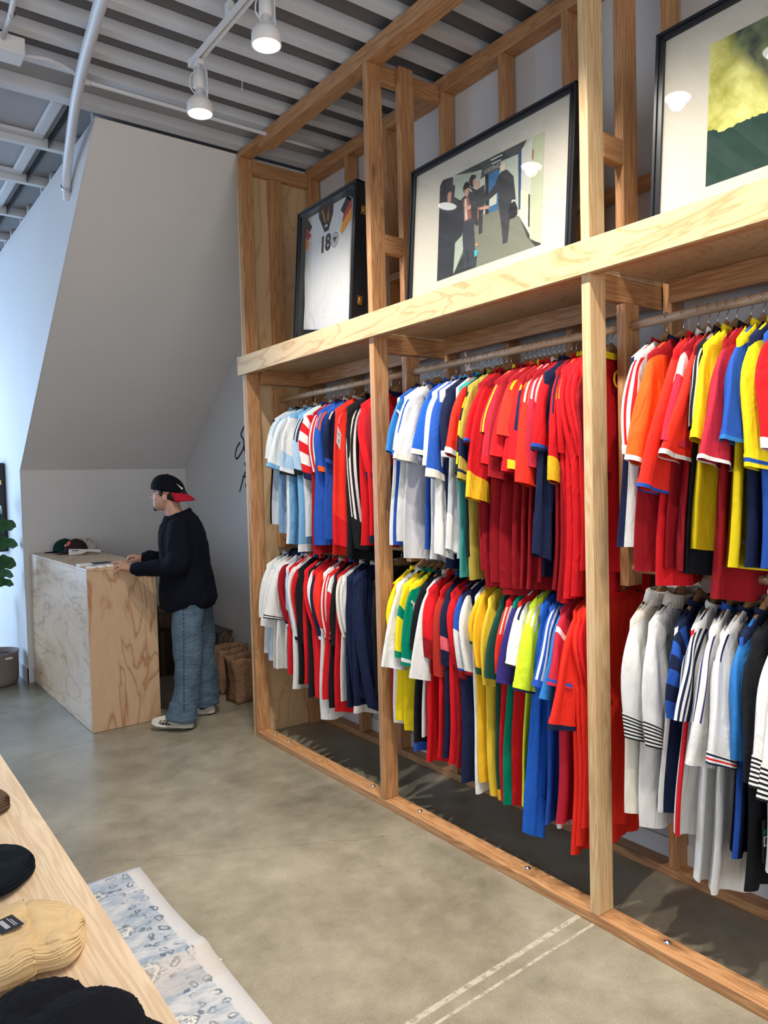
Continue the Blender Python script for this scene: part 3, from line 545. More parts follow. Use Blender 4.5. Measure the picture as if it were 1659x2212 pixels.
(2.384, 2.215, (2.135, 2.364, 1.689), 'yellow and black patterned jersey among the reds', {'c': ('k', 'y', 'k', 'k'), 'chk': 'k', 'st': ('k', 2), 'L': 0.9}, 'jerseys on the upper rod of the middle bay', 'wooden hanger under the yellow and black patterned jersey among the reds'),
(2.358, 2.215, (2.124, 2.338, 1.667), 'olive yellow jersey with navy trim between red jerseys', {'c': ('ol', 'ol', ('n', 'ol', 'ol'), 'ol'), 'L': 1.0, 'low': ('n', 0.72, 0.85)}, 'jerseys on the upper rod of the middle bay', 'wooden hanger under the olive yellow jersey with navy trim between red jerseys'),
(2.325, 2.215, (2.135, 2.305, 1.812), 'red jersey with wide sleeve and blue cuff nearest the yellow pair', {'c': ('dr', 'r', ('b', 'n'), 'r'), 'L': 0.95, 'ws': 0.17}, 'jerseys on the upper rod of the middle bay', 'wooden hanger under the red jersey with wide sleeve and blue cuff nearest the yellow pair'),
(2.299, 2.215, (2.121, 2.279, 1.590), 'red jersey with broad yellow cuff hanging low', {'c': ('dr', 'r', 'Y', 'dr'), 'L': 1.02, 'cn': 2}, 'jerseys on the upper rod of the middle bay', 'wooden hanger under the red jersey with broad yellow cuff hanging low'),
(2.213, 2.215, (2.135, 2.193, 1.847), 'red jersey with yellow stripes and cream braid on the shoulder', {'c': ('dr', 'cr', None, 'y'), 'st': ('y', 2), 'L': 1.0}, 'jerseys on the upper rod of the middle bay', 'wooden hanger under the red jersey with yellow stripes and cream braid on the shoulder'),
(2.187, 2.215, (2.114, 2.167, 1.723), 'dark red jersey with pale swirl print near the cuff', {'c': ('dr', 'cr', 'r', 'dr'), 'decal': (('flame', 0.85, 0.35, 0.05, 'cream'),), 'L': 1.0}, 'jerseys on the upper rod of the middle bay', 'wooden hanger under the dark red jersey with pale swirl print near the cuff'),
(2.161, 2.215, (2.123, 2.141, 1.665), 'deep red jersey with plain square cuff behind the swirl print', {'c': ('dr', 'dr', None, 'dr'), 'L': 0.98}, 'jerseys on the upper rod of the middle bay', 'wooden hanger under the deep red jersey with plain square cuff behind the swirl print'),
(2.135, 2.215, (2.112, 2.115, 1.749), 'crimson jersey with wide plain sleeve in the red run', {'c': ('dr', 'r', None, 'r'), 'L': 1.0, 'st': ('cream', 2, 0.4)}, 'jerseys on the upper rod of the middle bay', 'wooden hanger under the crimson jersey with wide plain sleeve in the red run'),
(2.109, 2.215, (2.127, 2.089, 1.830), 'orange red jersey with short sleeve ending high', {'c': ('dr', 'R', None, 'o'), 'L': 1.03, 'st': ('y', 1, 0.35)}, 'jerseys on the upper rod of the middle bay', 'wooden hanger under the orange red jersey with short sleeve ending high'),
(2.083, 2.215, (2.127, 2.063, 1.690), 'red jersey with single yellow shoulder stripe and black trim', {'c': ('dr', 'r', 'r', 'y'), 'st': ('Y', 2, 0.6), 'L': 1.0}, 'jerseys on the upper rod of the middle bay', 'wooden hanger under the red jersey with single yellow shoulder stripe and black trim'),
(2.056, 2.215, (2.131, 2.036, 1.698), 'red jersey with curled yellow cuff and navy sleeve line', {'c': ('dr', 'r', 'Y', 'r'), 'st': ('n', 1, 0.7), 'L': 0.98}, 'jerseys on the upper rod of the middle bay', 'wooden hanger under the red jersey with curled yellow cuff and navy sleeve line'),
(2.027, 2.215, (2.135, 2.007, 1.642), 'bright red jersey with crumpled cuff and cream braid', {'c': ('dr', 'R', None, 'r'), 'st': ('cream', 2, 0.45), 'L': 1.0}, 'jerseys on the upper rod of the middle bay', 'wooden hanger under the bright red jersey with crumpled cuff and cream braid'),
(2.001, 2.215, (2.170, 1.981, 1.700), 'dark crimson jersey with cream shoulder braid left of the blue cuff', {'c': ('dr', 'cr', None, 'cream'), 'st': ('cream', 3, 0.5), 'L': 1.0}, 'jerseys on the upper rod of the middle bay', 'wooden hanger under the dark crimson jersey with cream shoulder braid left of the blue cuff'),
(1.968, 2.215, (2.162, 1.948, 1.765), 'red jersey with wide sleeve and bright blue cuff', {'c': ('dr', 'r', ('b', 'n'), 'n'), 'ws': 0.17, 'L': 0.97}, 'jerseys on the upper rod of the middle bay', 'wooden hanger under the red jersey with wide sleeve and bright blue cuff'),
(1.942, 2.215, (2.170, 1.962, 1.371), 'long sleeved navy jersey with ribbed navy cuff below the red ones', {'c': ('n', 'n', 'n', 'n'), 'long': 1, 'ws': 0.09, 'L': 0.95}, 'jerseys on the upper rod of the middle bay', 'wooden hanger under the long sleeved navy jersey with ribbed navy cuff below the red ones'),
(1.906, 2.215, (2.175, 1.886, 1.651), 'red jersey with navy shoulder stripe and open yellow cuff', {'c': ('dr', 'r', 'Y', 'r'), 'st': ('n', 2, 0.6), 'L': 1.0, 'cn': 2}, 'jerseys on the upper rod of the middle bay', 'wooden hanger under the red jersey with navy shoulder stripe and open yellow cuff'),
(1.880, 2.215, (2.202, 1.860, 1.746), 'red jersey with two broad yellow shoulder stripes', {'c': ('dr', 'r', None, 'y'), 'st': ('y', 2, 0.55), 'L': 1.04}, 'jerseys on the upper rod of the middle bay', 'wooden hanger under the red jersey with two broad yellow shoulder stripes'),
(1.853, 2.215, (2.220, 1.818, 1.706), 'plain red jersey with yellow collar left of the third post', {'c': ('r', 'r', 'r', 'y'), 'L': 1.05}, 'jerseys on the upper rod of the middle bay', 'wooden hanger under the plain red jersey with yellow collar left of the third post'),
(1.827, 2.215, (2.220, 1.785, 1.731), 'deep red jersey hidden mostly by the third post', {'c': ('r', 'r', None, 'y'), 'L': 1.03}, 'jerseys on the upper rod of the middle bay', 'wooden hanger under the deep red jersey hidden mostly by the third post'),
(1.801, 2.215, (2.220, 1.755, 1.704), 'red jersey directly behind the third post, yellow neckline', {'c': ('r', 'r', None, 'y'), 'L': 1.02}, 'jerseys on the upper rod of the middle bay', 'wooden hanger under the red jersey directly behind the third post yellow neckline'),
(1.775, 2.215, (2.220, 1.755, 1.684), 'dark red long jersey with yellow number on its back, right of the third post', {'c': ('r', 'dr', None, 'y'), 'L': 0.92, 'txt': [('1', 0.035, -0.36, 0.3, 'Y', 0.8), ('O', -0.03, -0.2, 0.09, 'Y', 0.7), ('0', 0.155, -0.36, 0.3, 'Y', 0.8)]}, 'jerseys on the upper rod of the middle bay', 'wooden hanger under the dark red long jersey with yellow number on its back'),
(2.940, 1.300, (2.171, 2.920, 0.934), 'bright yellow jersey leftmost on the lower rod of the middle bay', {'c': ('y', 'y', None, 'y'), 'L': 0.8, 'side': 'dr'}, 'jerseys on the lower rod of the middle bay', 'wooden hanger under the bright yellow jersey leftmost on the lower rod of the middle bay'),
(2.893, 1.300, (2.093, 2.873, 0.767), 'white jersey with wide loose sleeve overlapping the second post', {'c': ('w', 'w', None, 'w'), 'L': 0.84, 'ws': 0.17}, 'jerseys on the lower rod of the middle bay', 'wooden hanger under the white jersey with wide loose sleeve overlapping the second post'),
(2.845, 1.300, (2.149, 2.825, 0.814), 'yellow jersey with green trim and green sleeve patch', {'c': ('y', 'y', 'g', 'g'), 'L': 0.82, 'low': ('g', 0.45, 0.58)}, 'jerseys on the lower rod of the middle bay', 'wooden hanger under the yellow jersey with green trim and green sleeve patch'),
(2.797, 1.300, (2.153, 2.777, 0.783), 'green jersey with white zigzag trim and leaping cat logo', {'c': ('y', 'g', ('w', 'g'), 'g'), 'L': 0.86, 'decal': (('cat', 0.38, 0.28, 0.07, 'w'),), 'cn': 1}, 'jerseys on the lower rod of the middle bay', 'wooden hanger under the green jersey with white zigzag trim and leaping cat logo'),
(2.750, 1.300, (2.174, 2.730, 0.853), 'long black jersey with blue hem trim beside the green one', {'c': ('k', 'k', None, 'k'), 'L': 0.94, 'hem': 'b', 'fat': 1.3}, 'jerseys on the lower rod of the middle bay', 'wooden hanger under the long black jersey with blue hem trim beside the green one'),
(2.703, 1.300, (2.132, 2.682, 0.743), 'white jersey with thin navy piping on the open sleeve', {'c': ('w', 'w', 'w', 'w'), 'L': 0.86, 'st': ('n', 1, 0.3), 'ws': 0.17}, 'jerseys on the lower rod of the middle bay', 'wooden hanger under the white jersey with thin navy piping on the open sleeve'),
(2.655, 1.300, (2.185, 2.635, 0.834), 'long red jersey with black pinstripes on the sleeve', {'c': ('r', 'r', None, 'r'), 'L': 0.98, 'fat': 1.3, 'low': ('dr', 0.78, 1.0)}, 'jerseys on the lower rod of the middle bay', 'wooden hanger under the long red jersey with black pinstripes on the sleeve'),
(2.607, 1.300, (2.196, 2.587, 0.755), 'brick red jersey with plain gathered sleeve', {'c': ('r', 'br', None, 'b'), 'L': 0.94}, 'jerseys on the lower rod of the middle bay', 'wooden hanger under the brick red jersey with plain gathered sleeve'),
(2.560, 1.300, (2.201, 2.540, 0.818), 'navy jersey with pink band above the cuff', {'c': ('n', 'n', 'n', 'k'), 'low': ('pink', 0.7, 0.86), 'L': 0.93}, 'jerseys on the lower rod of the middle bay', 'wooden hanger under the navy jersey with pink band above the cuff'),
(2.513, 1.300, (2.220, 2.489, 0.824), 'red jersey with plain cuff between two navy jerseys', {'c': ('r', 'r', 'r', 'R'), 'L': 0.95}, 'jerseys on the lower rod of the middle bay', 'wooden hanger under the red jersey with plain cuff between two navy jerseys'),
(2.465, 1.300, (2.207, 2.445, 0.780), 'blue white and red colour blocked jersey, middle of lower rod', {'c': ('dr', 'b', 'dr', 'b'), 'low': ('w', 0.62, 0.88), 'L': 0.95}, 'jerseys on the lower rod of the middle bay', 'wooden hanger under the blue white and red colour blocked jersey middle of lower rod'),
(2.417, 1.300, (2.200, 2.398, 0.807), 'white jersey with red cuff line behind the yellow sleeve', {'c': ('n', 'w', ('w', 'dr'), 'w'), 'L': 1.0, 'fat': 1.3}, 'jerseys on the lower rod of the middle bay', 'wooden hanger under the white jersey with red cuff line behind the yellow sleeve'),
(2.370, 1.300, (2.187, 2.350, 0.946), 'golden yellow jersey with dark green cuff, short sleeve', {'c': ('w', 'Y', 'dg', 'w'), 'L': 1.02}, 'jerseys on the lower rod of the middle bay', 'wooden hanger under the golden yellow jersey with dark green cuff short sleeve'),
(2.322, 1.300, (2.180, 2.302, 0.829), 'golden yellow jersey with green cuff hanging lower than its neighbour', {'c': ('Y', 'Y', 'dg', 'k'), 'L': 0.96}, 'jerseys on the lower rod of the middle bay', 'wooden hanger under the golden yellow jersey with green cuff hanging lower than its neighbour'),
(2.275, 1.300, (2.176, 2.255, 0.787), 'mustard gold jersey with ribbed cuff before the green jersey', {'c': ('gold', 'gold', None, 'gold'), 'L': 1.0}, 'jerseys on the lower rod of the middle bay', 'wooden hanger under the mustard gold jersey with ribbed cuff before the green jersey'),
(2.228, 1.300, (2.147, 2.207, 0.834), 'dark green jersey with gold print at the cuff', {'c': ('dg', 'dg', 'dg', 'dg'), 'L': 1.0, 'txt': [('JUST', -0.235, -0.455, 0.028, 'Y', 0.9)], 'hem': 'Y'}, 'jerseys on the lower rod of the middle bay', 'wooden hanger under the dark green jersey with gold print at the cuff'),
(2.180, 1.300, (2.165, 2.160, 0.853), 'red jersey with slanted white stripes on the shoulder', {'c': ('r', 'R', None, 'R'), 'st': ('cream', 3, 0.6), 'L': 1.0}, 'jerseys on the lower rod of the middle bay', 'wooden hanger under the red jersey with slanted white stripes on the shoulder'),
(2.133, 1.300, (2.121, 2.113, 0.834), 'dark indigo jersey with pointed loose sleeve', {'c': ('g', 'p', None, 'w'), 'L': 1.0, 'ws': 0.17}, 'jerseys on the lower rod of the middle bay', 'wooden hanger under the dark indigo jersey with pointed loose sleeve'),
(2.085, 1.300, (2.130, 2.065, 0.911), 'white jersey with dark inner cuff beside the lime sleeve', {'c': ('r', 'w', ('w', 'k'), 'n'), 'L': 1.0, 'st': ('n', 1, 0.4)}, 'jerseys on the lower rod of the middle bay', 'wooden hanger under the white jersey with dark inner cuff beside the lime sleeve'),
(2.038, 1.300, (2.117, 2.018, 0.829), 'lime yellow jersey with navy cuff', {'c': ('lime', 'lime', ('lime', 'lime', 'n'), 'gr'), 'st': ('w', 3, 0.42), 'L': 0.98}, 'jerseys on the lower rod of the middle bay', 'wooden hanger under the lime yellow jersey with navy cuff'),
(1.990, 1.300, (2.170, 2.031, 0.248), 'long sleeved royal blue top reaching nearly to the floor plate', {'c': ('B', 'B', 'B', 'B'), 'long': 1, 'ws': 0.095, 'L': 0.98, 'th': 0.026}, 'jerseys on the lower rod of the middle bay', 'wooden hanger under the long sleeved royal blue top reaching nearly to the floor plate'),
(1.943, 1.300, (2.111, 1.923, 0.867), 'royal blue jersey with three white sleeve stripes, lower rod', {'c': ('b', 'b', 'b', 'p'), 'st': ('w', 3), 'L': 1.02}, 'jerseys on the lower rod of the middle bay', 'wooden hanger under the royal blue jersey with three white sleeve stripes lower rod'),
(1.904, 1.300, (2.101, 1.884, 0.826), 'sky blue jersey with slim pointed sleeve left of the dark red one', {'c': ('b', 'mb', None, 'w'), 'st': ('w', 1, 0.35), 'L': 1.02, 'hem': 'w'}, 'jerseys on the lower rod of the middle bay', 'wooden hanger under the sky blue jersey with slim pointed sleeve left of the dark red'),
(1.872, 1.300, (2.112, 1.852, 0.887), 'dark red jersey with white shoulder piping and blue lines', {'c': ('cr', 'cr', ('b', 'cr'), 'b'), 'low': ('w', 0.4, 0.45), 'L': 1.0}, 'jerseys on the lower rod of the middle bay', 'wooden hanger under the dark red jersey with white shoulder piping and blue lines'),
(1.840, 1.300, (2.090, 1.836, 0.729), 'bright red jersey with very wide sleeve and navy cuff line', {'c': ('R', 'R', ('R', 'n'), 'b'), 'ws': 0.19, 'L': 1.1}, 'jerseys on the lower rod of the middle bay', 'wooden hanger under the bright red jersey with very wide sleeve and navy cuff line'),
(1.807, 1.300, (2.220, 1.784, 0.872), 'red jersey behind the foot of the third post', {'c': ('R', 'R', None, 'r'), 'L': 1.06}, 'jerseys on the lower rod of the middle bay', 'wooden hanger under the red jersey behind the foot of the third post'),
(1.775, 1.300, (2.220, 1.755, 0.867), 'bright red jersey hanging right of the third post, lower rod', {'c': ('R', 'r', None, 'r'), 'L': 0.98}, 'jerseys on the lower rod of the middle bay', 'wooden hanger under the bright red jersey hanging right of the third post lower rod'),
(1.539, 2.215, (2.139, 1.519, 1.730), 'white jersey with red braided sleeve stripes, first in the near bay', {'c': ('w', 'w', 'w', 'dr'), 'st': ('r', 2), 'L': 0.8, 'side': 'n'}, 'jerseys on the upper rod of the near bay', 'wooden hanger under the white jersey with red braided sleeve stripes first in the near bay'),
(1.474, 2.215, (2.090, 1.479, 1.711), 'orange red jersey with white piped cuff, near bay', {'c': ('dr', 'o', 'w', 'n'), 'L': 0.88, 'ct': 0.3}, 'jerseys on the upper rod of the near bay', 'wooden hanger under the orange red jersey with white piped cuff near bay'),
(1.418, 2.215, (2.090, 1.438, 1.624), 'red jersey with bright blue cuff line and long sleeve edge', {'c': ('r', 'R', ('R', 'b'), 'r'), 'L': 0.92, 'ws': 0.17, 'ct': 0.35}, 'jerseys on the upper rod of the near bay', 'wooden hanger under the red jersey with bright blue cuff line and long sleeve edge'),
(1.381, 2.215, (2.100, 1.361, 1.763), 'crimson jersey with white shoulder wedge between bright reds', {'c': ('dr', 'cr', None, 'w'), 'low': ('w', 0.25, 0.5), 'L': 0.86}, 'jerseys on the upper rod of the near bay', 'wooden hanger under the crimson jersey with white shoulder wedge between bright reds'),
(1.348, 2.215, (2.090, 1.360, 1.725), 'bright red jersey with broad sleeve and curled white cuff', {'c': ('dr', 'R', 'w', 'w'), 'ws': 0.18, 'L': 0.87, 'ct': 0.3}, 'jerseys on the upper rod of the near bay', 'wooden hanger under the bright red jersey with broad sleeve and curled white cuff'),
(1.316, 2.215, (2.155, 1.296, 1.803), 'charcoal black jersey between red and yellow, near bay', {'c': ('k', 'k', None, 'k'), 'st': ('gr', 2), 'L': 0.88, 'tagc': ((-0.12, -0.05, -0.86, 0.06, 0.035, 0), (-0.15, -0.045, -0.92, 0.05, 0.045, 0))}, 'jerseys on the upper rod of the near bay', 'wooden hanger under the charcoal black jersey between red and yellow near bay'),
(1.283, 2.215, (2.113, 1.263, 1.769), 'bright yellow jersey with turned up cuff, near bay upper rod', {'c': ('y', 'y', 'y', 'y'), 'L': 0.8}, 'jerseys on the upper rod of the near bay', 'wooden hanger under the bright yellow jersey with turned up cuff near bay upper rod'),
(1.234, 2.215, (2.090, 1.223, 1.705), 'crimson jersey with white trimmed cuff and black collar', {'c': ('dr', 'cr', 'w', 'k'), 'L': 0.96, 'ct': 0.2, 'txt': [('Tailored by City', -0.1, -0.78, 0.02, 'w', 0.9)], 'ws': 0.17}, 'jerseys on the upper rod of the near bay', 'wooden hanger under the crimson jersey with white trimmed cuff and black collar'),
(1.193, 2.215, (2.132, 1.173, 1.759), 'royal blue jersey with yellow shoulder and angled sleeve', {'c': ('y', 'b', ('b', 'mb'), 'y'), 'L': 0.86, 'ws': 0.17}, 'jerseys on the upper rod of the near bay', 'wooden hanger under the royal blue jersey with yellow shoulder and angled sleeve'),
(1.135, 2.215, (2.165, 1.115, 1.677), 'yellow jersey with blue trimmed cuff near the photo edge', {'c': ('n', 'y', ('y', 'b', 'y'), 'y'), 'L': 0.86, 'ws': 0.17}, 'jerseys on the upper rod of the near bay', 'wooden hanger under the yellow jersey with blue trimmed cuff near the photo edge'),
(1.086, 2.215, (2.165, 1.066, 1.727), 'red jersey with white rolled cuff at the right edge of the photo', {'c': ('b', 'r', 'w', 'w'), 'L': 0.86}, 'jerseys on the upper rod of the near bay', 'wooden hanger under the red jersey with white rolled cuff at the right edge'),
(1.570, 1.300, (2.178, 1.550, 0.749), 'white polo with black pinstriped cuff, first on the near lower rod', {'c': ('cream', 'w', ('w', 'k', 'w', 'k', 'w', 'k', 'w', 'k', 'w', 'k', 'w', 'k', 'w', 'k'), 'w'), 'polo': 1, 'L': 0.83, 'cn': 2, 'ws': 0.14, 'tagc': ((-0.02, -0.03, 0.03, 0.045, 0.07, 0),), 'txt': [('B', -0.03, -0.3, 0.1, 'k', 0.8)]}, 'jerseys on the lower rod of the near bay', 'wooden hanger under the white polo with black pinstriped cuff first on the near lower rod'),
(1.490, 1.300, (2.176, 1.470, 0.744), 'white polo with black pinstriped cuff, second from the third post', {'c': ('w', 'w', ('w', 'k', 'w', 'k', 'w', 'k', 'w', 'k', 'w', 'k', 'w', 'k', 'w', 'k'), 'cream'), 'polo': 1, 'L': 0.86, 'cn': 2, 'ws': 0.14, 'txt': [('BAN', -0.02, -0.3, 0.1, 'k', 0.8)]}, 'jerseys on the lower rod of the near bay', 'wooden hanger under the white polo with black pinstriped cuff second from the third post'),
(1.420, 1.300, (2.180, 1.400, 0.850), 'royal blue jersey with thin white dashes down the navy side', {'c': ('n', 'b', None, 'n'), 'chk': 'n', 'side': 'w', 'hoop': 'n', 'L': 0.78}, 'jerseys on the lower rod of the near bay', 'wooden hanger under the royal blue jersey with thin white dashes down the navy side'),
(1.355, 1.300, (2.115, 1.335, 0.874), 'white jersey with black sleeve stripes and red chest panel', {'c': ('w', 'w', None, 'w'), 'st': ('n', 3), 'side': 'r', 'L': 0.84, 'ws': 0.17}, 'jerseys on the lower rod of the near bay', 'wooden hanger under the white jersey with black sleeve stripes and red chest panel'),
(1.300, 1.300, (2.098, 1.280, 0.750), 'white jersey with royal blue sleeve piping and blue collar', {'c': ('w', 'w', None, 'b'), 'st': ('p', 1, 0.8), 'L': 0.98, 'ws': 0.16}, 'jerseys on the lower rod of the near bay', 'wooden hanger under the white jersey with royal blue sleeve piping and blue collar'),
(1.235, 1.300, (2.113, 1.215, 0.773), 'white jersey with red and navy bars on the square cuff', {'c': ('w', 'w', ('w', 'n', 'w', 'r', 'w', 'n'), 'n'), 'st': ('n', 1, 0.4), 'L': 1.0, 'ws': 0.14}, 'jerseys on the lower rod of the near bay', 'wooden hanger under the white jersey with red and navy bars on the square cuff'),
(1.185, 1.300, (2.164, 1.165, 0.782), 'deep blue jersey with faint diagonal texture, near lower rod', {'c': ('n', 'mb', None, 'n'), 'L': 0.86, 'side': 'b'}, 'jerseys on the lower rod of the near bay', 'wooden hanger under the deep blue jersey with faint diagonal texture near lower rod'),
(1.130, 1.300, (2.135, 1.110, 0.735), 'black jersey with white curved lettering and a dark barcode tag', {'c': ('k', 'k', None, 'k'), 'L': 0.95, 'txt': [('CH', -0.12, -0.3, 0.09, 'w', 0.8)], 'tagc': ((-0.19, -0.06, -0.7, 0.06, 0.13, 1),)}, 'jerseys on the lower rod of the near bay', 'wooden hanger under the black jersey with white curved lettering and a dark barcode tag'),
(1.080, 1.300, (2.090, 1.068, 0.753), 'white jersey with black pinstriped cuff beside the barcode tag', {'c': ('w', 'w', ('w', 'k', 'w', 'k', 'w', 'k', 'w', 'k', 'w', 'k', 'w', 'k', 'w', 'k'), 'w'), 'L': 0.86, 'cn': 2, 'ws': 0.14}, 'jerseys on the lower rod of the near bay', 'wooden hanger under the white jersey with black pinstriped cuff beside the barcode tag'),
(1.030, 1.300, (2.090, 1.049, 0.723), 'white jersey with black pinstriped cuff at the right edge', {'c': ('w', 'w', ('w', 'k', 'w', 'k', 'w', 'k', 'w', 'k', 'w', 'k', 'w', 'k', 'w', 'k'), 'w'), 'L': 0.9, 'cn': 2, 'ws': 0.14}, 'jerseys on the lower rod of the near bay', 'wooden hanger under the white jersey with black pinstriped cuff at the right edge'),
]
for k, (yh, zr, cf, desc, sp, grp, hl) in enumerate(SHIRTS):
    e = shirt(k, yh, zr, cf, sp, desc, grp)
    hanger((2.44, yh, zr+.0), HRZ[k], hl, 'wooden hangers on the rods of the rack')
    if 'txt' in sp:
        for body, x, z, size, ck, sxx in sp['txt']:
            t = text('printed_lettering', body, flat('print_'+ck, Cc[ck], .6), e, (x, -.048, z), (PI/2, 0, 0), size, .0008, sxx, bold=size*.02)
    if 'tagc' in sp:
        for (x, y, z, w, h, dk) in sp['tagc']:
            g = MB().box(-w/2, w/2, -.0012, .0012, -h, 0).build('price_tag', M['ink'] if dk else M['paper'], e, loc=(x, y, z), bevel=.001)
            if dk:
                MB().box(-w*.42, w*.42, -.002, -.0013, -h*.62, -h*.38).build('barcode_sticker', M['paper'], g)
                bb = MB(); r_ = random.Random(5)
                for i in range(14): bb.box(-w*.36+i*w*.05, -w*.36+i*w*.05+w*.05*r_.uniform(.2, .7), -.0026, -.0021, -h*.58, -h*.42)
                bb.build('barcode', M['ink'], g); MB().box(-w*.45, w*.45, -.002, -.0013, -h*.34, -h*.22).build('colour_strip', fc('g'), g)
            else:
                bb = MB(); [bb.box(-w*.3, w*.3*f, -.002, -.0013, -h*(.35+.14*i), -h*(.31+.14*i)) for i, f in enumerate((.6, 1, .8, 1))]; bb.build('tag_print', flat('grey_print', (.2,.2,.2)), g)
# ------------------------------------------------------------------ blob surfaces (overlapping shapes fused by a voxel remesh)
def fuse(mb, name, mat, parent, voxel, smooth=4, loc=None, disp=None):
    me = bpy.data.meshes.new('t'); me.from_pydata([tuple(v) for v in mb.v], [], mb.f)
    bm = bmesh.new(); bm.from_mesh(me); bmesh.ops.recalc_face_normals(bm, faces=bm.faces); bm.to_mesh(me); bm.free()
    ts = bpy.data.scenes.new('build'); o = bpy.data.objects.new('t', me); ts.collection.objects.link(o)
    r = o.modifiers.new('r', 'REMESH'); r.mode = 'VOXEL'; r.voxel_size = voxel
    s = o.modifiers.new('s', 'SMOOTH'); s.factor = .5; s.iterations = smooth
    vl = ts.view_layers[0]; vl.update(); dg = vl.depsgraph
    m2 = bpy.data.meshes.new_from_object(o.evaluated_get(dg)); bpy.data.objects.remove(o); bpy.data.scenes.remove(ts)
    if disp:
        nn = [(v.co.copy(), v.normal.copy()) for v in m2.vertices]; fl_ = []
        for c_, n_ in nn: fl_.extend(c_+n_*disp(c_))
        m2.vertices.foreach_set('co', fl_)
    m2.materials.clear(); m2.materials.append(mat); m2.name = name
    for p in m2.polygons: p.use_smooth = True
    q = bpy.data.objects.new(name, m2); link(q, parent)
    if loc: q.location = loc
    return q
from mathutils import noise as mn
def cap(mb, a, ra, b, rb, k=14):
    a, b = Vector(a), Vector(b); d = (b-a).normalized(); pts = []; rr = []
    for i in range(5): t = math.sin(PI/2*(i/4))*.98; pts.append(a-d*ra*(1-i/4)*.98 if 0 else a-d*ra*math.cos(PI/2*i/4)*.99); rr.append(max(.0005, ra*math.sin(PI/2*i/4)))
    pts.append(b); rr.append(rb)
    for i in range(1, 5): pts.append(b+d*rb*math.sin(PI/2*i/4)*.99); rr.append(max(.0005, rb*math.cos(PI/2*i/4)))
    mb.tube(pts, rr, k); return mb
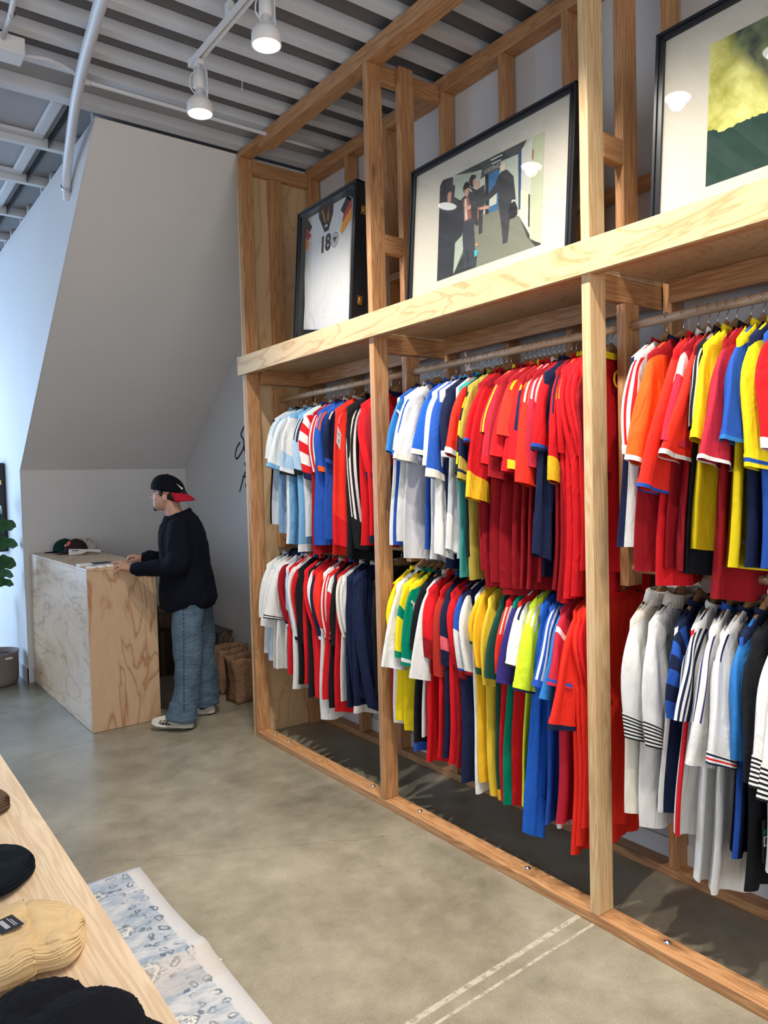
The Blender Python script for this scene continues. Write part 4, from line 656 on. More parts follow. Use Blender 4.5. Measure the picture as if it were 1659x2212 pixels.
# ------------------------------------------------------------------ pictures on the shelf
PRINT = [((0.4,0.44,0.37),[(2.573,0.59),(1.959,0.582),(1.958,0.138),(2.573,0.137)]),((0.055,0.057,0.055),[(2.48,0.588),(2.049,0.583),(2.088,0.541),(2.303,0.553),(2.365,0.561)]),((0.07,0.072,0.07),[(2.303,0.553),(2.195,0.55),(2.191,0.51),(2.281,0.517),(2.311,0.513)]),((0.16,0.165,0.12),[(2.324,0.352),(2.195,0.362),(2.075,0.281),(2.017,0.18),(1.958,0.138),(2.323,0.139),(2.461,0.138),(2.421,0.213)]),((0.33,0.37,0.3),[(2.552,0.581),(2.381,0.567),(2.313,0.542),(2.305,0.382),(2.328,0.336),(2.403,0.267),(2.461,0.138),(2.528,0.139)]),((0.02,0.022,0.025),[(2.466,0.139),(2.405,0.216),(2.36,0.255),(2.315,0.185),(2.318,0.139)]),((0.04,0.13,0.27),[(2.282,0.521),(2.198,0.516),(2.197,0.349),(2.273,0.351)]),((0.01,0.01,0.012),[(2.282,0.521),(2.262,0.519),(2.253,0.349),(2.273,0.351)]),((0.5,0.5,0.42),[(2.252,0.415),(2.208,0.422),(2.208,0.377),(2.249,0.376)]),((0.5,0.52,0.45),[(2.088,0.544),(2.021,0.579),(2.009,0.198),(2.075,0.281)]),((0.04,0.06,0.14),[(2.095,0.547),(2.077,0.55),(2.071,0.31),(2.083,0.313)]),((0.42,0.45,0.3),[(2.021,0.582),(1.959,0.582),(1.958,0.138),(2.022,0.188)]),((0.03,0.03,0.03),[(2.073,0.276),(2.018,0.194),(2.017,0.174),(1.959,0.144),(1.958,0.138),(1.985,0.139),(2.03,0.187)]),((0.62,0.6,0.42),[(2.074,0.391),(2.032,0.364),(2.03,0.26),(2.071,0.289)]),((0.05,0.05,0.04),[(2.032,0.36),(2.023,0.354),(2.019,0.222),(2.028,0.23)]),((0.35,0.1,0.05),[(2.02,0.531),(2.012,0.531),(2.012,0.489),(2.019,0.491)]),((0.6,0.62,0.6),[(2.251,0.576),(2.184,0.574),(2.184,0.569),(2.25,0.57)]),((0.6,0.62,0.6),[(2.244,0.557),(2.191,0.556),(2.191,0.552),(2.244,0.552)]),((0.025,0.028,0.034),[(2.378,0.507),(2.34,0.48),(2.312,0.32),(2.327,0.318),(2.356,0.474)]),((0.012,0.01,0.01),[(2.38,0.537),(2.365,0.552),(2.338,0.541),(2.342,0.506),(2.357,0.493),(2.378,0.514)]),((0.42,0.24,0.16),[(2.356,0.525),(2.338,0.53),(2.342,0.509),(2.349,0.496),(2.357,0.507)]),((0.03,0.03,0.035),[(2.345,0.476),(2.31,0.477),(2.285,0.483),(2.274,0.415),(2.288,0.356),(2.287,0.277),(2.309,0.277),(2.315,0.386),(2.339,0.447)]),((0.45,0.26,0.18),[(2.336,0.5),(2.324,0.512),(2.313,0.5),(2.315,0.475),(2.33,0.475)]),((0.62,0.14,0.05),[(2.33,0.387),(2.316,0.393),(2.314,0.342),(2.326,0.353)]),((0.5,0.28,0.18),[(2.315,0.393),(2.255,0.385),(2.248,0.368),(2.307,0.381)]),((0.03,0.035,0.045),[(2.419,0.469),(2.372,0.483),(2.329,0.451),(2.32,0.401),(2.319,0.322),(2.34,0.329),(2.318,0.139),(2.354,0.143),(2.369,0.221),(2.38,0.231),(2.369,0.149),(2.394,0.153),(2.415,0.343),(2.432,0.459)]),((0.28,0.09,0.07),[(2.413,0.456),(2.381,0.465),(2.355,0.362),(2.402,0.358)]),((0.5,0.45,0.38),[(2.405,0.458),(2.394,0.46),(2.381,0.363),(2.397,0.364)]),((0.012,0.01,0.01),[(2.419,0.513),(2.406,0.531),(2.385,0.531),(2.374,0.506),(2.38,0.479),(2.412,0.489)]),((0.42,0.24,0.16),[(2.409,0.499),(2.379,0.502),(2.38,0.471),(2.395,0.463),(2.405,0.48)]),((0.5,0.28,0.18),[(2.4,0.421),(2.364,0.421),(2.361,0.404),(2.391,0.404)]),((0.018,0.02,0.026),[(2.574,0.573),(2.553,0.593),(2.519,0.59),(2.485,0.583),(2.486,0.551),(2.471,0.539),(2.474,0.491),(2.424,0.456),(2.405,0.359),(2.415,0.303),(2.458,0.282),(2.463,0.138),(2.571,0.138),(2.572,0.321)]),((0.42,0.2,0.14),[(2.52,0.514),(2.508,0.525),(2.492,0.518),(2.495,0.475),(2.517,0.481)]),((0.035,0.035,0.04),[(2.202,0.493),(2.183,0.502),(2.155,0.5),(2.116,0.459),(2.099,0.359),(2.122,0.366),(2.131,0.267),(2.137,0.197),(2.163,0.197),(2.176,0.28),(2.195,0.362),(2.202,0.423),(2.273,0.401),(2.281,0.418),(2.219,0.461)]),((0.62,0.55,0.4),[(2.196,0.526),(2.182,0.538),(2.168,0.536),(2.163,0.517),(2.169,0.502),(2.19,0.503)]),((0.012,0.012,0.014),[(2.129,0.351),(2.103,0.354),(2.087,0.32),(2.089,0.295),(2.103,0.287),(2.133,0.288),(2.138,0.323)]),((0.7,0.25,0.08),[(2.328,0.242),(2.305,0.237),(2.317,0.229),(2.326,0.231)]),((0.05,0.35,0.42),[(2.332,0.215),(2.302,0.208),(2.315,0.196),(2.307,0.19),(2.329,0.185)])]
VISIT = [(2.272,0.533),(2.192,0.534)]
FJ = [('w',[(3.691,0.835),(3.82,0.808),(3.887,0.795),(3.891,0.692),(3.9,0.582),(3.853,0.525),(3.833,0.455),(3.82,0.298),(3.825,0.149),(3.341,0.061),(3.353,0.482),(3.347,0.67),(3.351,0.781),(3.398,0.815),(3.533,0.834)]),('k',[(3.82,0.808),(3.762,0.743),(3.791,0.719),(3.879,0.794)]),('cr',[(3.879,0.794),(3.764,0.692),(3.806,0.673),(3.882,0.752)]),('orange',[(3.882,0.752),(3.806,0.673),(3.782,0.645),(3.809,0.612),(3.887,0.693)]),('k',[(3.398,0.813),(3.461,0.748),(3.426,0.716),(3.354,0.778)]),('cr',[(3.354,0.779),(3.426,0.716),(3.44,0.684),(3.436,0.672),(3.351,0.733)]),('orange',[(3.351,0.733),(3.436,0.672),(3.456,0.631),(3.439,0.607),(3.348,0.671)]),('k',[(3.695,0.834),(3.536,0.832),(3.537,0.757),(3.579,0.672),(3.62,0.67),(3.687,0.773)]),('br',[(3.676,0.841),(3.669,0.84),(3.617,0.726),(3.621,0.724)]),('Y',[(3.669,0.84),(3.663,0.84),(3.612,0.728),(3.617,0.726)]),('br',[(3.587,0.839),(3.579,0.838),(3.578,0.718),(3.586,0.728)]),('Y',[(3.591,0.773),(3.584,0.771),(3.586,0.724),(3.593,0.73)]),('w',[(3.622,0.705),(3.615,0.707),(3.604,0.696),(3.611,0.695)]),('w',[(3.612,0.71),(3.602,0.712),(3.594,0.695),(3.601,0.695)]),('w',[(3.598,0.709),(3.593,0.711),(3.584,0.694),(3.59,0.693)])]
FMARK = [(3.608,0.599),(3.509,0.598),(3.603,0.681)]

def glassmat(name, fr=1.45):
    mt = bpy.data.materials.new(name); mt.use_nodes = True; nt = mt.node_tree; nt.nodes.clear()
    o = nd(nt, 'OutputMaterial'); mx = nd(nt, 'MixShader'); tr = nd(nt, 'BsdfTransparent'); gl = nd(nt, 'BsdfGlossy'); gl.inputs['Roughness'].default_value = .0; lw = nd(nt, 'LayerWeight'); lw.inputs[0].default_value = .5
    f_ = math_(nt, 'MULTIPLY_ADD', math_(nt, 'POWER', lw.outputs['Facing'], 5.0), .9, .035)
    nt.links.new(f_, mx.inputs[0]); nt.links.new(tr.outputs[0], mx.inputs[1]); nt.links.new(gl.outputs[0], mx.inputs[2]); nt.links.new(mx.outputs[0], o.inputs[0]); return mt
GL = glassmat('picture_glass')
_fl = {}
def fcol(c, rough=.6):
    if c not in _fl: _fl[c] = flat('flat_%d' % len(_fl), c, rough, .3)
    return _fl[c]
def frame(name, loc, y0, y1, h, rail, depth, label, cat='picture frame'):
    e = empty(name, loc, label, cat); e.rotation_euler = (0, math.atan(.078), 0); yb = loc[1]
    a, b = y0-yb, y1-yb
    f = MB(); 
    for (i0, i1, x0, x1) in ((0, rail*.35, -.004, depth), (rail*.35, rail*.6, .002, depth), (rail*.6, rail, -.001, depth)):
        f.box(x0, x1, a+i0, a+i1, i0, h-i0).box(x0, x1, b-i1, b-i0, i0, h-i0).box(x0, x1, a+i0, b-i0, h-i1, h-i0).box(x0, x1, a+i0, b-i0, i0, i1)
    f.build('frame_moulding', M['black'], e, bevel=.0012)
    return e, a, b
def colored_polys(items, name, parent, x, yb, step=.00025):
    mats = []; mb = MB(); idx = {}
    for i, (c, pts) in enumerate(items):
        if c not in idx: idx[c] = len(mats); mats.append(fcol(c) if not isinstance(c, str) else fc(c))
        mb.c = idx[c]; mb.poly([(x-i*step, y-yb, z) for y, z in pts])
    return mb.build(name, mats, parent)
# corridor photograph
e, a, b_ = frame('picture_frame', (2.234, 2.29, 2.4205), 1.802, 2.777, .705, .030, .03, 'wide black picture frame with cream mat around a photograph of people in a corridor')
MB().box(.010, .012, a+.028, b_-.028, .028, .677).build('mat_board', M['mat'], e)
colored_polys([(c, [(y, z) for y, z in p]) for c, p in PRINT], 'photograph_print', e, .0097, 2.29, .00003)
MB().box(.006, .0075, a+.029, b_-.029, .029, .676).build('glass', GL, e)
text('printed_sign', 'VISITING T', fcol((.45, .45, .4)), e, (.0082, VISIT[0][0]-2.29-.04, VISIT[0][1]), (PI/2, 0, -PI/2), .024, .0001)
# smoke photograph
e, a, b_ = frame('picture_frame', (2.234, .98, 2.4205), .49, 1.470, .705, .030, .03, 'wide black picture frame holding a photograph of yellow smoke over grass')
MB().box(.010, .012, a+.028, b_-.028, .028, .677).build('mat_board', M['mat'], e)
def smoke_mat():
    mt, nt, b = newmat('smoke_print', .7, (.8,.8,.8), .1); v = objvec(nt, (1, 1, 1), False); s_ = nd(nt, 'SeparateXYZ'); tc = nd(nt, 'TexCoord'); nt.links.new(tc.outputs['Object'], s_.inputs[0]); Z = s_.outputs[2]; Y = s_.outputs[1]
    n1 = noise(nt, v, 9, 7, .62, .4); n2 = noise(nt, v, 28, 5, .7); n3 = noise(nt, v, 4.0, 3, .5, .6)
    grass = mixc(nt, n2, (.006, .022, .018), (.028, .062, .048)); sky = ramp(nt, n3, [(.38, (.05, .055, .05)), (.52, (.20, .24, .10)), (.68, (.50, .54, .30))])
    smo = mixc(nt, ramp(nt, n1, [(.35, (0,0,0)), (.65, (1,1,1))]), (.34, .33, .06), (.72, .70, .26))
    h = math_(nt, 'ADD', Z, math_(nt, 'MULTIPLY', math_(nt, 'SUBTRACT', n1, .5), .10))
    top = math_(nt, 'ADD', h, math_(nt, 'MULTIPLY', n3, .25)); hy = math_(nt, 'MULTIPLY', math_(nt, 'MAXIMUM', math_(nt, 'SUBTRACT', Y, .12), 0), -1.6)
    band = ramp(nt, math_(nt, 'ADD', top, hy), [(.44, (1,1,1)), (.52, (0,0,0))]); c = mixc(nt, band, sky, smo)
    g = math_(nt, 'LESS_THAN', h, .295); c = mixc(nt, g, c, grass); nt.links.new(c, b.inputs['Base Color']); return mt
MB().box(.0090, .0098, -.30, .302, .136, .585).build('photograph_print', smoke_mat(), e)
MB().box(.006, .0075, a+.029, b_-.029, .029, .676).build('glass', GL, e)
# shadow box with the framed jersey
e, a, b_ = frame('shadow_box', (2.236, 3.55, 2.4205), 3.243, 3.858, .835, .028, .10, 'deep black shadow box with brass latches displaying a white number 18 jersey', 'display case')
MB().box(.092, .098, a+.029, b_-.029, .029, .806).build('backing_board', fcol((.02, .022, .026)), e)
MB().box(.006, .0075, a+.029, b_-.029, .029, .806).build('glass', GL, e)
for z in (.20, .68):
    g = MB().box(.030, .060, a-.006, a-.0003, z-.024, z+.024).build('latch', M['gold'], e, bevel=.002)
    MB().tube([(.038, a-.009, z-.012), (.038, a-.012, z), (.038, a-.009, z+.012)], .003, 8).box(.046, .056, a-.010, a-.006, z-.010, z+.010).build('latch_hook', M['gold'], g)
j = empty('framed_jersey', (2.236, 3.55, 2.4205), 'white short sleeved jersey with number 18 and red gold shoulder flashes inside the shadow box', 'jersey'); j.rotation_euler = (0, math.atan(.078), 0)
wp = FJ[0][1]; mb = MB(); mb.prism([(.045, y-3.55, z) for y, z in wp], (.02, 0, 0)); o = mb.build('shirt_body', fc('w'), j, True, bevel=.006)
colored_polys([it for it in FJ[1:]], 'sleeve_and_collar_trim', j, .0445, 3.55, .00025)
y_, z_ = FMARK[0]; text('number', '18', M['ink'], j, (.0435, y_-3.55, z_), (PI/2, 0, -PI/2), .125, .0006, .9, bold=.005)
y_, z_ = FMARK[1]; cr = MB(); K = 28
for r0, r1 in ((.036, .033), (.024, .022)):
    cr.grid([[(.0435, y_-3.55+r*math.cos(2*PI*q/K), z_+r*1.15*math.sin(2*PI*q/K)) for q in range(K)] for r in (r0, r1)], True)
cr.poly([(.0435, y_-3.55+p*.022, z_+q*.022) for p, q in ((0,.9),(.2,.6),(.9,.7),(.6,0),(.3,-.2),(.25,-.9),(0,-.6),(-.25,-.9),(-.3,-.2),(-.6,0),(-.9,.7),(-.2,.6))]); cr.build('crest', M['ink'], j)
# ------------------------------------------------------------------ wall writing
wr = empty('wall_lettering', (XW-.002, 5.68, 1.85), 'black handwritten lettering painted on the white wall left of the rack', 'lettering')
SK = [[(5.613, 2.155), (5.658, 2.132), (5.704, 2.089), (5.697, 2.065), (5.665, 2.036), (5.658, 2.005), (5.679, 1.96), (5.725, 1.923), (5.79, 1.887), (5.825, 1.896), (5.822, 1.936), (5.782, 1.988), (5.727, 2.016)],
 [(5.614, 2.021), (5.662, 1.951), (5.617, 1.987), (5.646, 1.935), (5.602, 1.956)], [(5.612, 2.11), (5.618, 2.10)],
 [(5.618, 1.857), (5.653, 1.835), (5.629, 1.815), (5.603, 1.818), (5.688, 1.72), (5.766, 1.604)], [(5.704, 1.728), (5.61, 1.73)], [(5.602, 1.719), (5.65, 1.65), (5.606, 1.669), (5.58, 1.70), (5.56, 1.66)],
 [(5.60, 1.956), (5.57, 2.02), (5.56, 1.95), (5.50, 1.99)]]
for s_ in SK:
    pts = smoothpts([(0, y-5.68, z-1.85) for y, z in s_], 5); MB().tube(pts, .012, 8, True, .8).build('brush_stroke', M['ink'], wr, True).scale = (.15, 1, 1)
# ------------------------------------------------------------------ person at the counter
PA = math.atan2(.557, -.83)
pe = empty('person', (1.98, 5.05, 0), 'person in black jacket, backward cap, wide blue jeans and running shoes leaning at the counter', 'person', None, PA)
skin, nt, b = newmat('skin', .5, (.50, .27, .19)); b.inputs['Subsurface Weight'].default_value = .08; b.inputs['Subsurface Radius'].default_value = (.02, .008, .005)
nt.links.new(mixc(nt, noise(nt, objvec(nt, (1,1,1), False), 18, 3), (.46, .24, .165), (.56, .31, .22)), b.inputs['Base Color'])
B = MB()
B.ell((.078, 0, 1.640), (.098, .077, .095)); B.ell((.116, 0, 1.578), (.070, .066, .086)); B.ell((.145, 0, 1.535), (.040, .042, .040)); B.ell((.160, 0, 1.512), (.020, .026, .018))
cap(B, (.176, 0, 1.612), .009, (.197, 0, 1.585), .012); B.ell((.187, .010, 1.580), (.011, .008, .008)); B.ell((.187, -.010, 1.580), (.011, .008, .008))
B.ell((.166, 0, 1.632), (.016, .050, .011)); B.ell((.182-.006, 0, 1.553), (.014, .025, .0065)); B.ell((.173, 0, 1.542), (.013, .022, .0065))
for s_ in (-1, 1):
    B.ell((.148, s_*.036, 1.578), (.024, .022, .024)); B.ell((.086, s_*.080, 1.590), (.018, .008, .031), Euler((s_*.25, .2, 0))); B.ell((.092, s_*.078, 1.566), (.010, .007, .012))
cap(B, (.02, 0, 1.40), .060, (.070, 0, 1.56), .055)
B.ell((.0, 0, 1.28), (.11, .17, .17)); B.ell((-.03, 0, 1.06), (.10, .15, .17)); B.ell((-.05, 0, .90), (.11, .155, .12))
cap(B, (-.01, .15, 1.37), .055, (-.02, .23, 1.11), .043); cap(B, (-.02, .23, 1.11), .042, (.30, .140, 1.108), .027)
cap(B, (.02, -.15, 1.37), .055, (.12, -.23, 1.10), .043); cap(B, (.12, -.23, 1.10), .042, (.31, -.205, 1.142), .027)
cap(B, (-.04, .09, .86), .085, (-.04, .12, .46), .058); cap(B, (-.04, .12, .46), .055, (-.03, .20, .09), .036); cap(B, (-.03, .20, .06), .035, (.12, .21, .045), .03)
cap(B, (-.06, -.09, .86), .085, (-.08, -.11, .46), .058); cap(B, (-.08, -.11, .46), .055, (-.11, -.12, .09), .036); cap(B, (-.11, -.12, .05), .035, (.03, -.12, .04), .03)
def hand(wr_, kn, tips, mids, th, palm_r=.021):
    wr_ = Vector(wr_)
    for k_ in kn: cap(B, wr_, .022, k_, .0125)
    for i in range(3): cap(B, kn[i], .0125, kn[i+1], .0125)
    for k_, m_, t_ in zip(kn, mids, tips): cap(B, k_, .0098, m_, .0088); cap(B, m_, .0086, t_, .0072)
    cap(B, wr_+(Vector(th[0])-wr_)*.3, .016, th[0], .011); cap(B, th[0], .0105, th[1], .0088)
# near (left) hand: palm at the edge, index and middle on the counter top, ring and little over the edge
hand((.325, .135, 1.105), [(.385, .085, 1.150), (.392, .106, 1.143), (.390, .126, 1.128), (.382, .143, 1.110)],
     [(.462, .062, 1.130), (.470, .092, 1.128), (.455, .128, 1.092), (.430, .146, 1.072)], [(.428, .070, 1.150), (.436, .098, 1.148), (.430, .128, 1.116), (.412, .146, 1.096)], [(.365, .062, 1.135), (.398, .038, 1.131)])
# far (right) hand: cupped on the counter top
hand((.325, -.203, 1.142), [(.382, -.175, 1.160), (.388, -.196, 1.164), (.385, -.216, 1.160), (.376, -.234, 1.152)],
     [(.432, -.180, 1.128), (.440, -.200, 1.128), (.434, -.222, 1.128), (.420, -.242, 1.128)], [(.418, -.172, 1.158), (.426, -.196, 1.160), (.421, -.219, 1.156), (.408, -.240, 1.150)], [(.365, -.155, 1.140), (.405, -.152, 1.129)])
fuse(B, 'body', skin, pe, .0042, 3)
hairm = flat('dark_hair', (.012, .009, .008), .6)
H = MB(); H.ell((.030, 0, 1.600), (.085, .080, .055)); H.ell((.112, .072, 1.618), (.016, .010, .026)); H.ell((.112, -.072, 1.618), (.016, .010, .026)); fuse(H, 'hair', hairm, pe, .005, 3)
H = MB(); H.ell((.170, 0, 1.508), (.016, .022, .018)); H.ell((.186, 0, 1.563), (.006, .022, .0035)); fuse(H, 'beard', hairm, pe, .003, 1)
for s_ in (-1, 1):
    ey = MB().ell((.161, s_*.031, 1.611), (.010, .012, .008)).build('eye', flat('eye_white', (.7,.68,.65), .2) if s_ < 0 else bpy.data.materials['eye_white'], pe, True)
    MB().ell((.1695, s_*.033, 1.611), (.0035, .0055, .0055)).build('iris', hairm, ey, True)
    MB().tube([(.170, s_*.012, 1.628), (.176, s_*.030, 1.633), (.160, s_*.052, 1.626)], .0032, 6).build('eyebrow', hairm, pe, True)
# cap worn backwards
capm = fab((.004, .005, .009), .85); redm = fab((.42, .012, .03), .75)
def capsurf(th, ph, o=0): # th around, ph from 0 crown to 1 rim
    r = math.sin(ph*PI/2*.98); z = math.cos(ph*PI/2*.98)
    x = (.120+o)*r*math.cos(th); y = (.098+o)*r*math.sin(th); zz = (.128+o)*z**.8
    return Vector((.078+x, y, 1.618+zz+x*.17))
cp = MB(); cp.grid([[capsurf(2*PI*j/40, p/12) for j in range(40)] for p in range(13)]+[[capsurf(2*PI*j/40, 1, -.006) for j in range(40)], [capsurf(2*PI*j/40, .9, -.008) for j in range(40)]], True, True)
ce = cp.build('cap_crown', capm, pe, True)
MB().ell(capsurf(0, .01)+Vector((0, 0, .002)), (.008, .008, .004)).build('cap_button', redm, ce, True)
rows = []
for v in range(7):
    rows.append([capsurf(PI+u, 1)+Vector((-.062*(v/6)*math.cos(u*.95), .012*(v/6)*math.sin(u), -.030*(v/6)-.026*(v/6)*abs(math.sin(u))**1.5-.012*(v/6)**2)) for u in [-1.25+2.5*q/24 for q in range(25)]])
vz = MB().grid(rows, False).build('cap_visor', redm, ce, True); sm = vz.modifiers.new('solid', 'SOLIDIFY'); sm.thickness = .004
SW = [(-.42, .10), (-.50, .02), (-.44, -.16), (-.26, -.22), (-.02, -.10), (.55, .42), (-.02, .10), (-.26, -.04), (-.38, -.02)]
MB().poly([capsurf(PI-.60-p*.42, .82-q*.34, .004) for p, q in SW]).build('curved_tick_logo', M['paper'], ce)
# jacket
JK = MB(); rows = []
for z, f0, f1, rl in ((.800, -.19, .145, .19), (.815, -.215, .155, .205), (.87, -.237, .160, .215), (.96, -.222, .158, .215), (1.10, -.203, .155, .22), (1.24, -.188, .155, .225), (1.33, -.172, .150, .215), (1.39, -.148, .140, .190), (1.425, -.122, .125, .14), (1.455, -.090, .112, .095), (1.475, -.060, .10, .072)):
    rows.append([((f0+f1)/2+(f1-f0)/2*math.cos(2*PI*j/36), rl*math.sin(2*PI*j/36), z+.035*((f0+f1)/2-(f0+f1)/2*0-(.02-.0))*0 - (.02*math.cos(2*PI*j/36) if z > 1.42 else 0)) for j in range(36)])
JK.grid(rows, True, True, True)
cap(JK, (-.02, .155, 1.375), .080, (-.03, .232, 1.13), .078, 18); cap(JK, (-.03, .232, 1.12), .077, (.12, .185, 1.105), .062, 18); cap(JK, (.12, .185, 1.105), .062, (.262, .150, 1.103), .046, 18)
cap(JK, (.03, -.155, 1.375), .080, (.12, -.232, 1.12), .070, 18); cap(JK, (.12, -.232, 1.12), .066, (.285, -.208, 1.145), .042, 18)
def jd(co):
    v = mn.noise(Vector((co.x*9, co.y*9, co.z*5)))*.014+mn.noise(Vector((co.x*22, co.y*22, co.z*11+3)))*.006
    return v+.004*math.sin(co.z*60+co.x*50)*max(0, mn.noise(co*7))
jk = fuse(JK, 'jacket', fab((.004, .0055, .011), .9, .3), pe, .008, 4, None, jd)
jm = bpy.data.materials[jk.data.materials[0].name]
cl = MB(); rows = []
for f_, dz in ((1.34, -.045), (1.24, -.018), (1.10, .010), (1.0, .018), (.95, -.008)):
    rows.append([(.018+.086*f_*math.cos(a_), .076*f_*math.sin(a_), 1.462+dz-.030*math.cos(a_)-.01*abs(math.sin(a_))) for a_ in [2*PI*q/32 for q in range(32)]])
cl.grid(rows, True); cl.build('collar', jm, jk, True)
MB().prism([(.098, .030, 1.455), (.118, .045, 1.40), (.105, .085, 1.385), (.055, .085, 1.435)], (.006, .004, .004)).build('collar_flap', jm, jk, bevel=.003)
MB().prism([(.098, -.030, 1.455), (.118, -.045, 1.40), (.105, -.085, 1.385), (.055, -.085, 1.435)], (.006, -.004, .004)).build('collar_flap', jm, jk, bevel=.003)
for wq, rq, dq in (((.262, .150, 1.103), .043, Vector((.97, -.24, 0))), ((.290, -.208, 1.145), .039, Vector((.97, .13, .1)))):
    w0 = Vector(wq); MB().tube([w0, w0+dq*.02, w0+dq*.045], [rq, rq+.001, rq-.004], 20).build('sleeve_cuff', jm, jk, True)
# jeans
dn, nt, b = newmat('denim', .85); v = objvec(nt, (1,1,1), False)
n1 = noise(nt, v, 7, 5, .65, .5); n2 = noise(nt, objvec(nt, (1,1,.2), False), 260, 2); nt.links.new(mixc(nt, n2, ramp(nt, n1, [(.34, (.014, .032, .060)), (.66, (.085, .145, .205))]), (.07, .12, .17)), b.inputs['Base Color'])
bump(nt, b, math_(nt, 'ADD', noise(nt, objvec(nt, (6, 6, 14), False), 1.6, 4, .6, 1.5), math_(nt, 'MULTIPLY', n2, .05)), .6, .03)
JN = MB(); JN.ell((-.055, 0, .87), (.150, .185, .12))
def leg(pts): 
    for (p, r), (q, s_) in zip(pts, pts[1:]): cap(JN, p, r, q, s_, 20)
leg([((-.05, .09, .84), .114), ((-.047, .13, .62), .106), ((-.052, .16, .44), .094), ((-.05, .185, .29), .086), ((-.025, .205, .16), .088)])
leg([((-.07, -.09, .84), .112), ((-.09, -.105, .62), .103), ((-.095, -.11, .44), .095), ((-.105, -.115, .27), .093), ((-.105, -.12, .16), .097)])
JN.tube([(-.02, .205, .18), (-.012, .208, .12), (.0, .210, .070)], [.090, .100, .112], 22); JN.tube([(-.105, -.12, .18), (-.10, -.12, .12), (-.10, -.12, .070)], [.095, .1, .108], 22)
jn = fuse(JN, 'jeans', dn, pe, .008, 3, None, lambda co: mn.noise(Vector((co.x*10, co.y*10, co.z*9)))*.010+.006*math.sin(co.z*70+6*mn.noise(co*5))*max(0, .28-co.z)*3.5)
bbv = MB()
for i in range(26):   # puckered side seam
    z = .84-i*.027; t = (z-.15)/.7; bbv.ell((-.045+.0*t, lerp(.305, .205, t)+(-.002), z), (.0045, .006, .006), None, 8, 6)
bbv.build('side_seam', flat('denim_dark', (.02, .04, .075), .9), jn, True)
# running shoes
def shoe(fx, ly, ang, tilt, nm='shoe'):
    s = bpy.data.objects.new(nm, None); link(s, pe); s.location = (fx, ly, .0); s.rotation_euler = (0, tilt, ang); s.empty_display_size = .03
    st_ = [(-.135, .018, .020), (-.12, .034, .060), (-.08, .040, .085), (-.03, .040, .092), (.02, .043, .075), (.07, .048, .058), (.11, .045, .045), (.138, .030, .030), (.150, .012, .018)]
    so = MB(); so.grid([[(x, w*1.06*math.cos(a_), .002+(.026 if math.sin(a_) > 0 else 0)+(.010*max(0, (x-.09)/.06))+(.006 if x < -.1 else 0)) for a_ in [2*PI*q/20+.01 for q in range(20)]] for x, w, h in st_], True, True, True); so.build('sole', fab((.62, .60, .52), .6), s, True)
    so = MB(); so.grid([[(x, w*1.04*math.cos(a_), (.001 if math.sin(a_) < 0 else .009)+(.010*max(0, (x-.09)/.06))) for a_ in [2*PI*q/20+.01 for q in range(20)]] for x, w, h in st_], True, True, True); so.build('outsole', M['dark'], s)
    u = MB(); u.grid([[(x, w*.96*math.cos(a_)*(1-.25*max(0, math.sin(a_))), .022+(.010*max(0, (x-.09)/.06))+max(0, math.sin(a_))*(h-.004)) for a_ in [2*PI*q/20 for q in range(20)]] for x, w, h in st_], True, True, True); up = u.build('upper', fab((.56, .54, .48), .5), s, True)
    for side in (-1, 1):
        for i, x in enumerate((.0, .022, .044)):
            MB().tube([(x+.015, side*.0490, .030), (x+.045, side*.0475, .044), (x+.030, side*.0400, .060)], .0038, 6).build('side_stripe', M['dark'], up, True)
        MB().box(-.070, -.030, min(side*.030, side*.0425), max(side*.030, side*.0425), .040, .066).build('side_panel', M['dark'], up, bevel=.004)
    lc = MB()
    for i in range(5): x = .010+i*.018; z = .108-i*.0115; lc.tube([(x, -.030, z-.022), (x+.004, 0, z), (x, .030, z-.022)], .003, 6)
    lc.build('laces', M['paper'], up, True); return s
shoe(.05, .21, 0.0, -.09); shoe(-.04, -.12, -.05, 0.0)
for o in pe.children:
    if o.name.startswith('shoe'): o['label'] = ('cream running shoe with dark side stripes')
pe.children[-2].location.z = .014
# ------------------------------------------------------------------ things on the counter
CT = 1.118
def basecap(name, loc, rz, col, vis, label, sc=1.0, crush=1.0, logo=None):
    e = empty(name, loc, label, 'cap', 'caps on the counter', rz); mt = fab(col); r_ = MB(); rows = []
    for p in range(11):
        ph = p/10*PI/2*.97; rows.append([(.098*sc*math.sin(ph)*math.cos(t), .080*sc*math.sin(ph)*math.sin(t)*(1+.06*math.sin(5*t)*(crush < 1)), .112*sc*crush*math.cos(ph)**.8+.004+(.012*math.sin(4*t+p)*(crush < 1))) for t in [2*PI*q/30 for q in range(30)]])
    c_ = r_.grid(rows, True, True).build('crown', mt, e, True)
    rows = [[(.088*sc*math.cos(u)+.075*v/5*math.cos(u*.9), .078*sc*math.sin(u), .012-.006*(v/5)-.010*(v/5)*abs(math.sin(u))) for u in [-1.2+2.4*q/20 for q in range(21)]] for v in range(6)]
    vv = MB().grid(rows, False).build('visor', fab(vis), e, True); s = vv.modifiers.new('s', 'SOLIDIFY'); s.thickness = .004
    MB().ell((0, 0, .114*sc*crush+.004), (.006, .006, .004)).build('button', mt, c_, True)
    if logo:
        for k_, (lc_, pts) in enumerate(logo): MB().poly([(.101*sc*math.cos(a_)*math.cos(h_*1.15), .083*sc*math.sin(a_)*math.cos(h_*1.15), .008+.104*sc*crush*math.sin(h_*1.25)**.8+.004) for a_, h_ in pts]).build('front_patch', fcol(lc_), c_)
    return e
